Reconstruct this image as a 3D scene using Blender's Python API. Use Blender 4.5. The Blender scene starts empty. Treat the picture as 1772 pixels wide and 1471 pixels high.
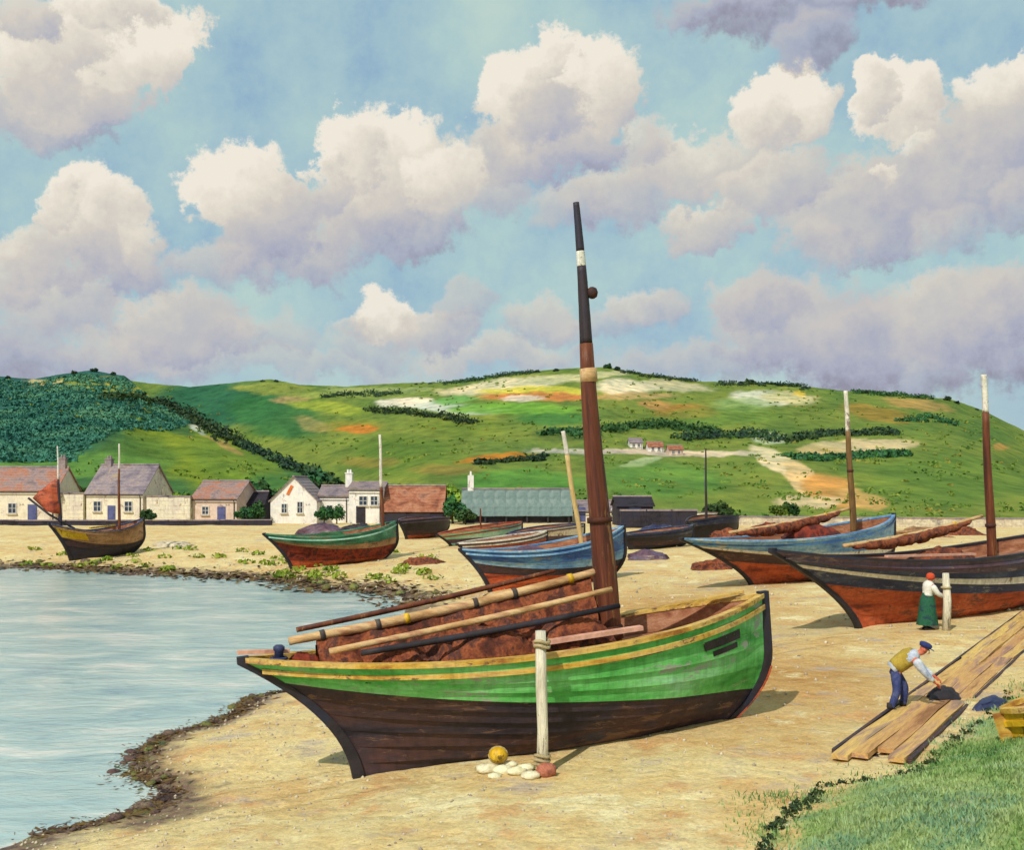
import bpy, math, random
import numpy as np
from mathutils import Vector, Matrix
R = math.radians
random.seed(7); rng = np.random.default_rng(7)
scene = bpy.context.scene
COL = scene.collection

# ------------------------------------------------------------------ camera
F = 1900.0; CX, HY = 886.0, 840.0; EYE = 5.0        # focal length in photo pixels, horizon row, eye height
cam = bpy.data.cameras.new('camera'); camo = bpy.data.objects.new('camera', cam); COL.objects.link(camo)
camo.location = (0, 0, EYE); camo.rotation_euler = (R(90), 0, 0)
cam.sensor_width = 36; cam.lens = 36 * F / 1772
cam.shift_y = (HY - 735.5) / 1772
cam.clip_start = 0.1; cam.clip_end = 6000
scene.camera = camo
scene.view_settings.view_transform = 'Standard'; scene.view_settings.look = 'None'
scene.view_settings.gamma = 1; scene.view_settings.exposure = 0.0
scene.cycles.max_bounces = 6
scene.cycles.use_denoising = True
scene.cycles.use_adaptive_sampling = True; scene.cycles.adaptive_threshold = 0.02; scene.cycles.adaptive_min_samples = 20

# ------------------------------------------------------------------ sun and sky
SUN = Vector((-0.34, -0.62, 0.70)).normalized()
sl = bpy.data.lights.new('sun', 'SUN'); sl.energy = 3.6; sl.angle = R(0.6); sl.color = (1.0, .94, .84)
so = bpy.data.objects.new('sun', sl); COL.objects.link(so); so.location = (-40, -40, 60)
so.rotation_euler = SUN.to_track_quat('Z', 'Y').to_euler()

def lin(c):
    c = np.asarray(c, float) / 255.0
    return np.where(c <= .04045, c / 12.92, ((c + .055) / 1.055) ** 2.4)
def C(r, g, b, k=1.0):
    v = lin((r, g, b)) * k
    return (float(v[0]), float(v[1]), float(v[2]), 1.0)

class NT:
    """small node-tree helper"""
    def __init__(s, tree): s.t = tree; s.l = tree.links
    def n(s, typ, **kw):
        nd = s.t.nodes.new(typ)
        for k, v in kw.items():
            if k == 'ins':
                for kk, vv in v.items():
                    if isinstance(vv, bpy.types.NodeSocket): s.l.new(vv, nd.inputs[kk])
                    else: nd.inputs[kk].default_value = vv
            else: setattr(nd, k, v)
        return nd
    def math(s, op, a, b=None, c=None, clamp=False):
        nd = s.t.nodes.new('ShaderNodeMath'); nd.operation = op; nd.use_clamp = clamp
        for i, v in enumerate((a, b, c)):
            if v is None: continue
            if isinstance(v, bpy.types.NodeSocket): s.l.new(v, nd.inputs[i])
            else: nd.inputs[i].default_value = v
        return nd.outputs[0]
    def vmath(s, op, a, b=None, c=None):
        nd = s.t.nodes.new('ShaderNodeVectorMath'); nd.operation = op
        for i, v in enumerate((a, b, c)):
            if v is None: continue
            if isinstance(v, bpy.types.NodeSocket): s.l.new(v, nd.inputs[i])
            else: nd.inputs[i].default_value = v
        return nd.outputs['Value'] if op in ('LENGTH', 'DOT_PRODUCT', 'DISTANCE') else nd.outputs[0]
    def mixf(s, f, a, b):
        nd = s.t.nodes.new('ShaderNodeMix'); nd.data_type = 'FLOAT'
        for i, v in ((0, f), (2, a), (3, b)):
            if isinstance(v, bpy.types.NodeSocket): s.l.new(v, nd.inputs[i])
            else: nd.inputs[i].default_value = v
        return nd.outputs[0]
    def mixc(s, f, a, b, blend='MIX'):
        nd = s.t.nodes.new('ShaderNodeMix'); nd.data_type = 'RGBA'; nd.blend_type = blend
        for i, v in ((0, f), (6, a), (7, b)):
            if isinstance(v, bpy.types.NodeSocket): s.l.new(v, nd.inputs[i])
            else: nd.inputs[i].default_value = v
        return nd.outputs[2]
    def ramp(s, f, stops, interp='LINEAR'):
        nd = s.t.nodes.new('ShaderNodeValToRGB'); cr = nd.color_ramp; cr.interpolation = interp
        while len(cr.elements) < len(stops): cr.elements.new(0.5)
        for e, (p, c) in zip(cr.elements, stops): e.position = p; e.color = c
        s.l.new(f, nd.inputs[0]); return nd.outputs[0]
    def mrange(s, v, a, b, c=0., d=1., smooth=True):
        nd = s.t.nodes.new('ShaderNodeMapRange'); nd.interpolation_type = 'SMOOTHSTEP' if smooth else 'LINEAR'
        s.l.new(v, nd.inputs[0])
        for i, x in zip((1, 2, 3, 4), (a, b, c, d)): nd.inputs[i].default_value = x
        return nd.outputs[0]
    def noise(s, vec, scale, detail=4, rough=.55, dist=0., out=0):
        nd = s.t.nodes.new('ShaderNodeTexNoise')
        if vec is not None: s.l.new(vec, nd.inputs['Vector'])
        nd.inputs['Scale'].default_value = scale; nd.inputs['Detail'].default_value = detail
        nd.inputs['Roughness'].default_value = rough; nd.inputs['Distortion'].default_value = dist
        return nd.outputs[out]

def build_world():
    w = bpy.data.worlds.new('World'); scene.world = w; w.use_nodes = True
    t = w.node_tree; t.nodes.clear(); N = NT(t)
    out = N.n('ShaderNodeOutputWorld'); bg = N.n('ShaderNodeBackground')
    t.links.new(bg.outputs[0], out.inputs[0])
    K = 0.1; bg.inputs[1].default_value = K
    sky = N.n('ShaderNodeTexSky', sky_type='NISHITA')
    sky.sun_disc = False; sky.sun_elevation = math.asin(SUN.z)
    sky.sun_rotation = math.atan2(SUN.x, SUN.y); sky.air_density = 1.0; sky.dust_density = 2.2; sky.ozone_density = 1.0
    tc = N.n('ShaderNodeTexCoord'); d = tc.outputs['Generated']
    sep = N.n('ShaderNodeSeparateXYZ', ins={0: d})
    az = N.math('ARCTAN2', sep.outputs[0], sep.outputs[1])
    el = N.math('ARCSINE', sep.outputs[2])
    azw = az
    p0 = N.n('ShaderNodeCombineXYZ', ins={0: azw, 1: el, 2: 0.0}).outputs[0]
    # billowing warp from 3-D noise on the direction vector: no seam
    n1 = N.noise(d, 6.0, 2, .5, out=1); n2 = N.noise(d, 20.0, 6, .62, out=1)
    w1 = N.vmath('MULTIPLY_ADD', n1, (.055, .05, 0), (-.0275, -.025, 0))
    w2 = N.vmath('MULTIPLY_ADD', n2, (.075, .075, 0), (-.0375, -.0375, 0))
    p = N.vmath('ADD', N.vmath('ADD', p0, w1), w2)
    nf = N.noise(d, 55.0, 7, .68)                          # fine wisps
    nm = N.noise(d, 11.0, 4, .55)
    nfc = N.math('MULTIPLY_ADD', nf, .95, -.475)
    nmc = N.math('MULTIPLY_ADD', nm, 1.6, -.8)
    # (px x, px y, rx, ry, brightness, opacity, softness)
    P = [ # low bands first (farther)
        (150, 625, 300, 42, .22, .75, .9), (480, 640, 330, 34, .40, .6, .9), (860, 612, 190, 36, .48, .75, .8), (1240, 640, 260, 40, .30, .7, .9),
        (1560, 640, 300, 60, .24, .85, .8), (1720, 600, 160, 70, .26, .85, .8), (40, 600, 120, 60, .25, .7, .8),
        (330, 565, 150, 66, .50, .9, .6), (110, 520, 140, 58, .46, .85, .7), (230, 600, 130, 42, .36, .7, .8), (30, 470, 80, 60, .62, .85, .6), (450, 590, 110, 50, .42, .6, .8),
        (1380, 570, 165, 98, .30, .92, .6), (1310, 530, 90, 50, .36, .8, .7), (1470, 590, 130, 80, .28, .85, .7), (1650, 555, 165, 92, .40, .92, .6), (1745, 520, 90, 60, .42, .85, .7),
        (1120, 530, 85, 40, .60, .8, .7), (930, 550, 80, 36, .56, .75, .7), (1020, 560, 100, 30, .40, .6, .8), (640, 595, 100, 35, .5, .6, .8),
        (660, 540, 62, 44, .95, .95, .5), (745, 560, 75, 46, .55, .85, .6), (600, 560, 50, 28, .6, .6, .8), (790, 520, 60, 36, .5, .6, .8),
        (1480, 375, 150, 74, .36, .92, .6), (1560, 330, 110, 60, .38, .85, .7), (1430, 420, 90, 42, .40, .7, .8), (1690, 290, 140, 92, .34, .95, .6), (1745, 220, 90, 70, .40, .92, .6),
        (1640, 390, 80, 46, .36, .7, .8), (1765, 350, 60, 60, .30, .8, .7),
        (1225, 395, 82, 42, .48, .92, .5), (1090, 335, 120, 52, .55, .85, .6), (1200, 285, 130, 62, .66, .92, .55), (1330, 318, 115, 56, .60, .9, .55), (980, 350, 90, 44, .46, .7, .8),
        (1110, 255, 70, 42, .64, .8, .6), (830, 330, 80, 60, .46, .8, .7), (850, 260, 70, 56, .48, .85, .6),
        (1345, 180, 92, 68, .98, 1, .35), (1310, 205, 64, 42, .86, .95, .45), (1395, 190, 50, 50, .9, .9, .5), (1560, 205, 88, 60, .98, 1, .35), (1600, 180, 50, 44, .96, 1, .45), (1520, 190, 44, 42, .94, 1, .45),
        (1735, 150, 78, 34, .92, .95, .5), (1590, 270, 46, 20, .8, .8, .6), (1520, 318, 36, 15, .85, .8, .6), (1770, 130, 50, 30, .9, .9, .5),
        (950, 240, 140, 66, .50, .97, .5), (960, 165, 132, 100, .78, 1, .35), (900, 135, 72, 60, .98, 1, .4), (1035, 145, 68, 72, .92, 1, .4), (965, 100, 60, 36, 1.0, 1, .45), (945, 190, 70, 50, .52, .8, .7),
        (690, 400, 130, 52, .34, .9, .6), (640, 330, 120, 84, .62, .97, .5), (655, 270, 120, 88, .90, 1, .35), (725, 235, 58, 50, 1.0, 1, .45), (595, 255, 62, 66, .96, 1, .4), (760, 320, 70, 70, .85, .95, .5), (570, 310, 46, 50, .6, .8, .6),
        (500, 430, 130, 70, .40, .92, .6), (470, 380, 100, 82, .52, .97, .5), (430, 310, 96, 66, .90, 1, .4), (400, 330, 66, 60, .92, 1, .45), (490, 330, 60, 50, .72, .9, .5), (380, 460, 80, 40, .44, .7, .8),
        (210, 460, 130, 50, .40, .9, .6), (190, 420, 110, 62, .62, .97, .5), (150, 350, 92, 62, .94, 1, .4), (210, 365, 60, 52, .9, 1, .45), (100, 350, 42, 42, .9, .95, .5), (60, 440, 70, 52, .66, .9, .6), (265, 420, 50, 46, .7, .9, .6),
        (90, 200, 150, 46, .36, .9, .6), (130, 130, 170, 88, .80, 1, .4), (225, 85, 120, 84, 1.0, 1, .35), (60, 100, 100, 80, .86, 1, .45), (290, 105, 56, 62, .96, 1, .45), (130, 60, 110, 52, .92, 1, .45), (40, 30, 80, 36, .62, .85, .6), (200, 20, 120, 30, .9, .9, .6),
        (1370, 10, 250, 50, .12, .9, .7), (1420, 75, 100, 52, .16, .85, .7), (1230, 12, 130, 30, .18, .75, .8), (1560, -20, 150, 40, .2, .8, .8),
    ]
    A = 0.0; S = 0.0
    for (x, y, rx, ry, br, op, soft) in P:
        if 1:
            a0 = math.atan2(x - CX, F)
            rxa = rx / F * math.cos(a0) ** 2
            e0 = math.atan2(HY - y, math.hypot(F, x - CX)); rya = ry / F
            rxa *= 1.05; rya *= 1.05
            q = N.vmath('MULTIPLY_ADD', p, (1 / rxa, 1 / rya, 0), (-a0 / rxa, -e0 / rya, 0))
            ln = N.math('ADD', N.vmath('LENGTH', q), nfc)
            a = N.mrange(ln, 1.04, 1.04 - soft * .62, 0, op)
            dv = N.vmath('DOT_PRODUCT', q, (-.16, .30, 0))
            s = N.math('ADD', dv, br - .06 + (.10 if br < .5 else 0))
            if isinstance(A, float): A, S = a, N.math('MULTIPLY', a, s)
            else:
                S = N.mixf(a, S, s)
                A = N.math('SUBTRACT', N.math('ADD', A, a), N.math('MULTIPLY', A, a))
    S = N.math('DIVIDE', S, N.math('MAXIMUM', A, .001))
    S = N.math('ADD', S, N.math('MULTIPLY', nmc, .16)); S = N.math('ADD', S, N.math('MULTIPLY', nfc, .5), clamp=True)
    k = 1 / K
    def cc(r, g, b, m=1.0): v = C(r, g, b); return (v[0] * k * m, v[1] * k * m, v[2] * k * m, 1)
    cl = N.ramp(S, [(0.0, C(148, 147, 166)), (.20, C(170, 174, 192)), (.42, C(192, 190, 193)), (.64, C(209, 203, 195)), (.85, C(228, 221, 207)), (1, C(240, 233, 219))])
    clk = N.vmath('MULTIPLY', cl, (k, k, k))
    # blue: the Sky Texture, with turquoise thin vapour in it
    tq = N.ramp(N.noise(d, 7.0, 7, .66), [(.28, C(134, 170, 202)), (.42, C(160, 192, 206)), (.56, C(176, 205, 206)), (.70, C(190, 214, 206))])
    tqk = N.vmath('MULTIPLY', tq, (k, k, k))
    blue = N.mixc(.94, sky.outputs[0], tqk)
    hz = N.mrange(el, .20, .06)
    blue = N.mixc(N.math('MULTIPLY', hz, .35), blue, cc(178, 196, 208))
    colr = N.mixc(A, blue, clk)
    t.links.new(colr, bg.inputs[0])
    # beyond the frame: the same broken cumulus over the same blue, drawn from noise alone
    hn = N.noise(d, 4.6, 5, .55, .3)
    ha = N.mrange(hn, .47, .60)
    hs = N.math('MULTIPLY_ADD', hn, 2.6, -.95, clamp=True)
    ramp_nodes = [(0.0, C(148, 147, 166)), (.20, C(170, 174, 192)), (.42, C(192, 190, 193)), (.64, C(209, 203, 195)), (.85, C(228, 221, 207)), (1, C(240, 233, 219))]
    hc = N.vmath('MULTIPLY', N.ramp(hs, ramp_nodes), (k, k, k))
    hcol = N.mixc(ha, N.mixc(.90, sky.outputs[0], cc(158, 197, 207)), hc)
    hcol = N.mixc(N.mrange(el, -.01, -.05), hcol, cc(110, 115, 95))
    bg2 = N.n('ShaderNodeBackground', ins={0: hcol, 1: K})
    inside_az = N.mrange(N.math('ABSOLUTE', az), .60, .46); inside_el = N.math('MULTIPLY', N.mrange(el, .54, .43), N.mrange(el, -.04, -.01))
    ms = N.n('ShaderNodeMixShader', ins={0: N.math('MULTIPLY', inside_az, inside_el), 1: bg2.outputs[0], 2: bg.outputs[0]})
    t.links.new(ms.outputs[0], out.inputs[0])
    w.cycles.sampling_method = 'MANUAL'; w.cycles.sample_map_resolution = 256
build_world()

# ------------------------------------------------------------------ noise and projection helpers
def vnoise(x, y, seed=0):
    xi = np.floor(x).astype(np.int64); yi = np.floor(y).astype(np.int64); xf = x - xi; yf = y - yi
    def h(a, b):
        n = (a * 374761393 + b * 668265263 + seed * 982451653) & 0xFFFFFFFF
        n = ((n ^ (n >> 13)) * 1274126177) & 0xFFFFFFFF
        return ((n ^ (n >> 16)) & 0xFFFF) / 65535.0
    u = xf * xf * (3 - 2 * xf); v = yf * yf * (3 - 2 * yf)
    return (h(xi, yi) * (1 - u) + h(xi + 1, yi) * u) * (1 - v) + (h(xi, yi + 1) * (1 - u) + h(xi + 1, yi + 1) * u) * v
def fbm(x, y, oct=4, seed=0):
    x = np.asarray(x, float); y = np.asarray(y, float); s = 0; a = .5; 
    for o in range(oct): s = s + a * (vnoise(x, y, seed + o) - .5); x = x * 2.03; y = y * 2.03; a *= .55
    return s
def sstep(a, b, x):
    t = np.clip((np.asarray(x, float) - a) / (b - a), 0, 1); return t * t * (3 - 2 * t)
def W0(px, py, z=0.0):
    Y = F * (EYE - z) / (py - HY); return ((px - CX) / F * Y, Y)
near_px = [(-60, 1500), (59, 1442), (170, 1422), (253, 1402), (272, 1378), (253, 1358), (209, 1343), (225, 1311), (276, 1276), (336, 1258), (395, 1240), (430, 1208), (510, 1194)]
far_px = [(705, 1050), (690, 1034), (624, 1022), (533, 1020), (482, 1007), (355, 998), (237, 993), (118, 985), (0, 982), (-400, 975)]
shore = [(-9.5, 5.0)] + [W0(*p) for p in near_px] + [(-4.6, 33), (-4.2, 40)] + [W0(*p) for p in far_px]
water_poly = np.array([(-10.5, -60)] + shore + [(-420, 62), (-420, -60)])
SH = np.array(shore)
def seg_dist(P, poly):
    d = np.full(P.shape[:-1], 1e9)
    for a, b in zip(poly[:-1], poly[1:]):
        ab = b - a; t = np.clip(((P - a) @ ab) / (ab @ ab), 0, 1)
        d = np.minimum(d, np.linalg.norm(P - (a + t[..., None] * ab), axis=-1))
    return d
def inside(P, poly):
    x, y = P[..., 0], P[..., 1]; r = np.zeros(x.shape, bool); n = len(poly)
    for i in range(n):
        x1, y1 = poly[i]; x2, y2 = poly[(i + 1) % n]
        if y1 == y2: continue
        r ^= ((y1 > y) != (y2 > y)) & (x < (x2 - x1) * (y - y1) / (y2 - y1) + x1)
    return r
bank_poly = np.array([(1.9, 4.0), (2.8, 12.0), (3.15, 13.3), (4.5, 15.2), (5.7, 15.45), (9.8, 21.2), (15.5, 28.5), (30, 45), (60, 45), (60, 4.0)])
def shore_d(P):
    d = seg_dist(P, np.vstack([[(-10.5, -60)], SH, [(-420, 62)]])); return np.where(inside(P, water_poly), -d, d)
def bank_d(P):
    d = seg_dist(P, bank_poly); return np.where(inside(P, bank_poly), d, -d)
def T(X, Y, fine=True):
    P = np.stack(np.broadcast_arrays(np.asarray(X, float), np.asarray(Y, float)), -1)
    d = shore_d(P) + .9 * fbm(P[..., 0] * .9, P[..., 1] * .9, 3, 5) * np.clip(P[..., 1] / 25, .5, 2.5)
    z = np.where(d > 0, 1.25 * (1 - np.exp(-d / 9)), .16 * d)
    z = np.maximum(z, -2.5)
    z = z + .55 * sstep(-.2, 2.2, bank_d(P)) + .35 * sstep(2, 9, bank_d(P))
    z = z - .02 * np.maximum(0, P[..., 1] - 128)
    if fine:
        on = sstep(0, .6, d)
        z = z + on * (.16 * fbm(P[..., 0] * .35, P[..., 1] * .35, 3, 11) + .07 * fbm(P[..., 0] * 1.8, P[..., 1] * 1.8, 3, 12))
    return z
def gz(x, y): return float(T(np.array([x]), np.array([y]))[0])
def G(px, py):
    z = .8
    for _ in range(9):
        x, y = W0(px, py, z); z = .3 * z + .7 * float(T(np.array([x]), np.array([y]), False)[0])
    return Vector((x, y, gz(x, y)))
def at(px, py, Y): return Vector(((px - CX) / F * Y, Y, EYE - (py - HY) / F * Y))

# ------------------------------------------------------------------ object helpers
class MB:
    def __init__(s): s.v = []; s.f = []; s.m = []
    def add(s, vs, fs, mi=0):
        o = len(s.v); s.v += [tuple(v) for v in vs]; s.f += [tuple(i + o for i in f) for f in fs]; s.m += [mi] * len(fs); return s
    def box(s, c, h, rot=None, mi=0, taper=1.0):
        vs = []
        for dz in (-1, 1):
            k = taper if dz > 0 else 1
            for dx, dy in ((-1, -1), (1, -1), (1, 1), (-1, 1)):
                q = Vector((dx * h[0] * k, dy * h[1] * k, dz * h[2]))
                if rot is not None: q = rot @ q
                vs.append(Vector(c) + q)
        return s.add(vs, [(3, 2, 1, 0), (4, 5, 6, 7), (0, 1, 5, 4), (1, 2, 6, 5), (2, 3, 7, 6), (3, 0, 4, 7)], mi)
    def tube(s, pts, rad, n=8, caps=True, mi=0, jit=0.):
        pts = [Vector(p) for p in pts]; rings = []
        if not hasattr(rad, '__len__'): rad = [rad] * len(pts)
        for i, p in enumerate(pts):
            tg = (pts[min(i + 1, len(pts) - 1)] - pts[max(i - 1, 0)]).normalized()
            up = Vector((0, 0, 1)) if abs(tg.z) < .95 else Vector((1, 0, 0))
            a = tg.cross(up).normalized(); b = a.cross(tg)
            rings.append([p + (a * math.cos(6.28319 * k / n) + b * math.sin(6.28319 * k / n)) * rad[i] * (1 + random.uniform(-jit, jit)) for k in range(n)])
        vs = [v for r in rings for v in r]; fs = []
        for i in range(len(pts) - 1):
            for k in range(n): fs.append((i * n + k, i * n + (k + 1) % n, (i + 1) * n + (k + 1) % n, (i + 1) * n + k))
        if caps: fs += [tuple(range(n - 1, -1, -1)), tuple(range((len(pts) - 1) * n, len(pts) * n))]
        return s.add(vs, fs, mi)
    def lathe(s, prof, n=12, c=(0, 0, 0), mi=0, lump=0., seed=0):
        vs = []; fs = []; r_ = random.Random(seed)
        for (r, z) in prof:
            for k in range(n):
                a = 6.28319 * k / n; rr = r * (1 + r_.uniform(-lump, lump))
                vs.append((c[0] + rr * math.cos(a), c[1] + rr * math.sin(a), c[2] + z))
        for i in range(len(prof) - 1):
            for k in range(n): fs.append((i * n + k, i * n + (k + 1) % n, (i + 1) * n + (k + 1) % n, (i + 1) * n + k))
        fs += [tuple(range(n - 1, -1, -1)), tuple(range((len(prof) - 1) * n, len(prof) * n))]
        return s.add(vs, fs, mi)
    def build(s, name, mat=None, parent=None, smooth=False):
        me = bpy.data.meshes.new(name); me.from_pydata(s.v, [], s.f)
        for m in (mat if isinstance(mat, (list, tuple)) else [mat]):
            if m: me.materials.append(m)
        if isinstance(mat, (list, tuple)): me.polygons.foreach_set('material_index', s.m)
        if smooth: me.polygons.foreach_set('use_smooth', [True] * len(s.f))
        me.update()
        o = bpy.data.objects.new(name, me); COL.objects.link(o)
        if parent: o.parent = parent
        return o
def mesh_np(name, V, Fc, mat, parent=None, smooth=True):
    me = bpy.data.meshes.new(name); nf, k = Fc.shape
    me.vertices.add(len(V)); me.vertices.foreach_set('co', np.asarray(V, np.float32).ravel())
    me.loops.add(nf * k); me.loops.foreach_set('vertex_index', Fc.astype(np.int32).ravel())
    me.polygons.add(nf); me.polygons.foreach_set('loop_start', np.arange(0, nf * k, k, dtype=np.int32))
    me.polygons.foreach_set('loop_total', np.full(nf, k, np.int32))
    me.polygons.foreach_set('use_smooth', np.full(nf, smooth, bool))
    me.update(calc_edges=True); me.validate()
    if mat: me.materials.append(mat)
    o = bpy.data.objects.new(name, me); COL.objects.link(o)
    if parent: o.parent = parent
    return o
def tag(o, label=None, cat=None, group=None, kind=None):
    if label: o['label'] = label
    if cat: o['category'] = cat
    if group: o['group'] = group
    if kind: o['kind'] = kind
    return o
def empty(name, loc=(0, 0, 0), rz=0.):
    o = bpy.data.objects.new(name, None); COL.objects.link(o); o.location = loc; o.rotation_euler = (0, 0, rz); o.empty_display_size = .2; return o
def copy_tree(o, parent=None):
    c = o.copy(); COL.objects.link(c); c.parent = parent
    for ch in [x for x in bpy.data.objects if x.parent == o]: copy_tree(ch, c)
    return c
def vcol(o, name, cols):
    a = o.data.color_attributes.new(name, 'FLOAT_COLOR', 'POINT'); a.data.foreach_set('color', np.asarray(cols, np.float32).ravel())

# ------------------------------------------------------------------ materials
def mat(name, cols, scale=2.0, rough=.75, bump=.25, bscale=30., stretch=(1, 1, 1), attr=None, spec=.3, metal=0., vary=.25, rand=0., lo=.34, hi=.66, bdist=.02, coord='Object', wear=None, wamt=.57, streak=.30):
    m = bpy.data.materials.new(name); m.use_nodes = True; t = m.node_tree; N = NT(t)
    bs = t.nodes['Principled BSDF']; tc = N.n('ShaderNodeTexCoord')
    mp = N.n('ShaderNodeMapping', ins={0: tc.outputs[coord], 3: stretch}); v = mp.outputs[0]
    if rand:
        oi = N.n('ShaderNodeObjectInfo'); v = N.vmath('ADD', v, N.vmath('SCALE', oi.outputs['Location'], None) if False else N.n('ShaderNodeCombineXYZ', ins={0: N.math('MULTIPLY', oi.outputs['Random'], 37.0)}).outputs[0])
    n = N.noise(v, scale, 6, .62, .4)
    if len(cols) > 1: col = N.ramp(n, [(lo + (hi - lo) * i / (len(cols) - 1), c) for i, c in enumerate(cols)])
    else: col = N.mixc(0, cols[0], cols[0])
    if attr:
        at_ = N.n('ShaderNodeAttribute', attribute_name=attr)
        col = N.mixc(1.0, at_.outputs[0], col, 'MULTIPLY')
    fn = N.noise(v, scale * 9, 5, .65)
    col = N.mixc(1.0, col, N.ramp(fn, [(.25, (1 - vary,) * 3 + (1,)), (.75, (1 + vary,) * 3 + (1,))]), 'MULTIPLY')
    if wear:
        st_ = N.noise(N.n('ShaderNodeMapping', ins={0: tc.outputs[coord], 3: (5, 5, .35)}).outputs[0], 1.6, 5, .65)
        col = N.mixc(1.0, col, N.ramp(st_, [(.3, (1 - streak,) * 3 + (1,)), (.5, (1, 1, 1, 1)), (.72, (1 + streak * .5,) * 3 + (1,))]), 'MULTIPLY')
        w1 = N.noise(v, scale * 4.5, 8, .72, .8); w2 = N.noise(v, scale * .9, 3, .5)
        col = N.mixc(N.mrange(N.math('ADD', w1, N.math('MULTIPLY_ADD', w2, .5, -.25)), wamt, wamt + .07), col, wear)
    if rand:
        rv = N.n('ShaderNodeHueSaturation', ins={'Hue': N.math('MULTIPLY_ADD', oi.outputs['Random'], .08 * rand, .5 - .04 * rand), 'Value': N.math('MULTIPLY_ADD', oi.outputs['Random'], .6 * rand, 1 - .3 * rand), 'Color': col})
        col = rv.outputs[0]
    t.links.new(col, bs.inputs['Base Color'])
    bs.inputs['Roughness'].default_value = rough; bs.inputs['Metallic'].default_value = metal
    bs.inputs['Specular IOR Level'].default_value = spec
    if bump:
        b = N.n('ShaderNodeBump', ins={'Strength': bump, 'Distance': bdist, 'Height': N.noise(v, bscale, 5, .6)})
        t.links.new(b.outputs[0], bs.inputs['Normal'])
    return m
def wood(name, c1, c2, c3, sc=1.0, **kw): return mat(name, [C(*c1), C(*c2), C(*c3)], 2.2 * sc, stretch=kw.pop('stretch', (.35, 3, 3)), bscale=14, bump=.35, **kw)

M = {}
M['green'] = mat('green_paint', [C(58, 146, 62), C(92, 178, 88), C(120, 196, 116), C(150, 208, 158)], .7, .66, .3, 24, stretch=(.5, 1, 2.2), vary=.22, wear=C(150, 160, 140))
M['tar'] = mat('tarred_planks', [C(36, 30, 38), C(56, 47, 56), C(78, 53, 50), C(54, 54, 70)], .8, .62, .3, 18, stretch=(.5, 1, 2.2), wear=C(112, 84, 70))
M['tar2'] = mat('black_tar', [C(26, 24, 32), C(50, 44, 48), C(40, 44, 62)], 1.2, .6, .3, 20)
M['ochre'] = mat('ochre_rail', [C(150, 96, 40), C(198, 156, 62), C(206, 172, 96), C(160, 110, 66)], 1.4, .6, .3, 22, stretch=(.4, 2, 2), wear=C(112, 84, 60))
M['deck'] = wood('deck_boards', (120, 72, 52), (152, 100, 70), (176, 130, 100))
M['rust'] = mat('russet_canvas', [C(58, 26, 24), C(92, 36, 28), C(140, 56, 36), C(76, 36, 34), C(112, 60, 44)], 1.6, .85, .5, 12, vary=.3)
M['rust2'] = mat('dark_russet_net', [C(62, 34, 28), C(100, 50, 34), C(144, 78, 46), C(72, 44, 40), C(120, 70, 50)], 2.4, .9, .8, 30, vary=.4)
M['orange'] = mat('red_lead', [C(112, 50, 36), C(164, 70, 40), C(190, 92, 54), C(112, 62, 52)], 1.0, .6, .25, 18, stretch=(.5, 1, 2), wear=C(104, 62, 50))
M['blue'] = mat('blue_paint', [C(62, 104, 156), C(96, 142, 186), C(132, 172, 200), C(80, 126, 170)], .9, .5, .2, 20, stretch=(.5, 1, 2), wear=C(176, 184, 180))
M['deepblue'] = mat('deep_blue_paint', [C(34, 66, 132), C(56, 98, 160), C(90, 150, 190)], .9, .5, .2, 20, stretch=(.5, 1, 2), wear=C(120, 120, 120))
M['plum'] = mat('plum_paint', [C(62, 46, 62), C(98, 70, 84), C(84, 74, 96), C(112, 84, 92)], .8, .55, .2, 20, stretch=(.5, 1, 2), wear=C(130, 112, 108))
M['navy'] = mat('navy_paint', [C(34, 40, 72), C(52, 60, 92), C(78, 84, 104)], 1.0, .55, .2, 20, stretch=(.5, 1, 2), wear=C(120, 120, 124))
M['teal'] = mat('sea_green_paint', [C(32, 84, 66), C(58, 122, 92), C(112, 170, 140)], 1.0, .5, .2, 20, stretch=(.5, 1, 2), wear=C(130, 120, 90))
M['mint'] = mat('mint_paint', [C(120, 176, 156), C(160, 206, 184), C(190, 216, 200)], 1.0, .5, .2, 20)
M['bone'] = mat('bone_white_paint', [C(196, 188, 170), C(222, 214, 196), C(210, 196, 188)], 1.0, .6, .25, 20, wear=C(140, 120, 104))
M['tanhull'] = mat('tan_hull', [C(118, 86, 58), C(160, 122, 84), C(186, 144, 106)], .9, .65, .3, 18, stretch=(.5, 1, 2), wear=C(90, 70, 60))
M['yellow'] = mat('yellow_paint', [C(176, 134, 22), C(212, 168, 34), C(222, 186, 64)], 1.2, .5, .25, 18, wear=C(120, 92, 40))
M['mast'] = mat('tarred_spruce', [C(62, 34, 26), C(92, 46, 30), C(116, 64, 36), C(56, 34, 32)], 1.1, .55, .4, 10, stretch=(3, 3, .25), wear=C(140, 100, 60))
M['mastdark'] = mat('black_mast', [C(34, 30, 36), C(58, 46, 48), C(48, 50, 70)], 1.2, .55, .4, 10, stretch=(3, 3, .3))
M['mastlight'] = mat('bare_mast', [C(186, 150, 84), C(206, 178, 120), C(170, 136, 90)], 1.2, .6, .3, 12, stretch=(3, 3, .3))
M['mastbrown'] = mat('golden_brown_mast', [C(74, 56, 36), C(112, 84, 48), C(140, 108, 60)], 1.2, .6, .3, 12, stretch=(3, 3, .3))
M['spar'] = mat('pale_spar', [C(150, 108, 70), C(188, 148, 98), C(206, 172, 124), C(170, 120, 84)], 1.4, .65, .4, 14, stretch=(.4, 3, 3))
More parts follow.
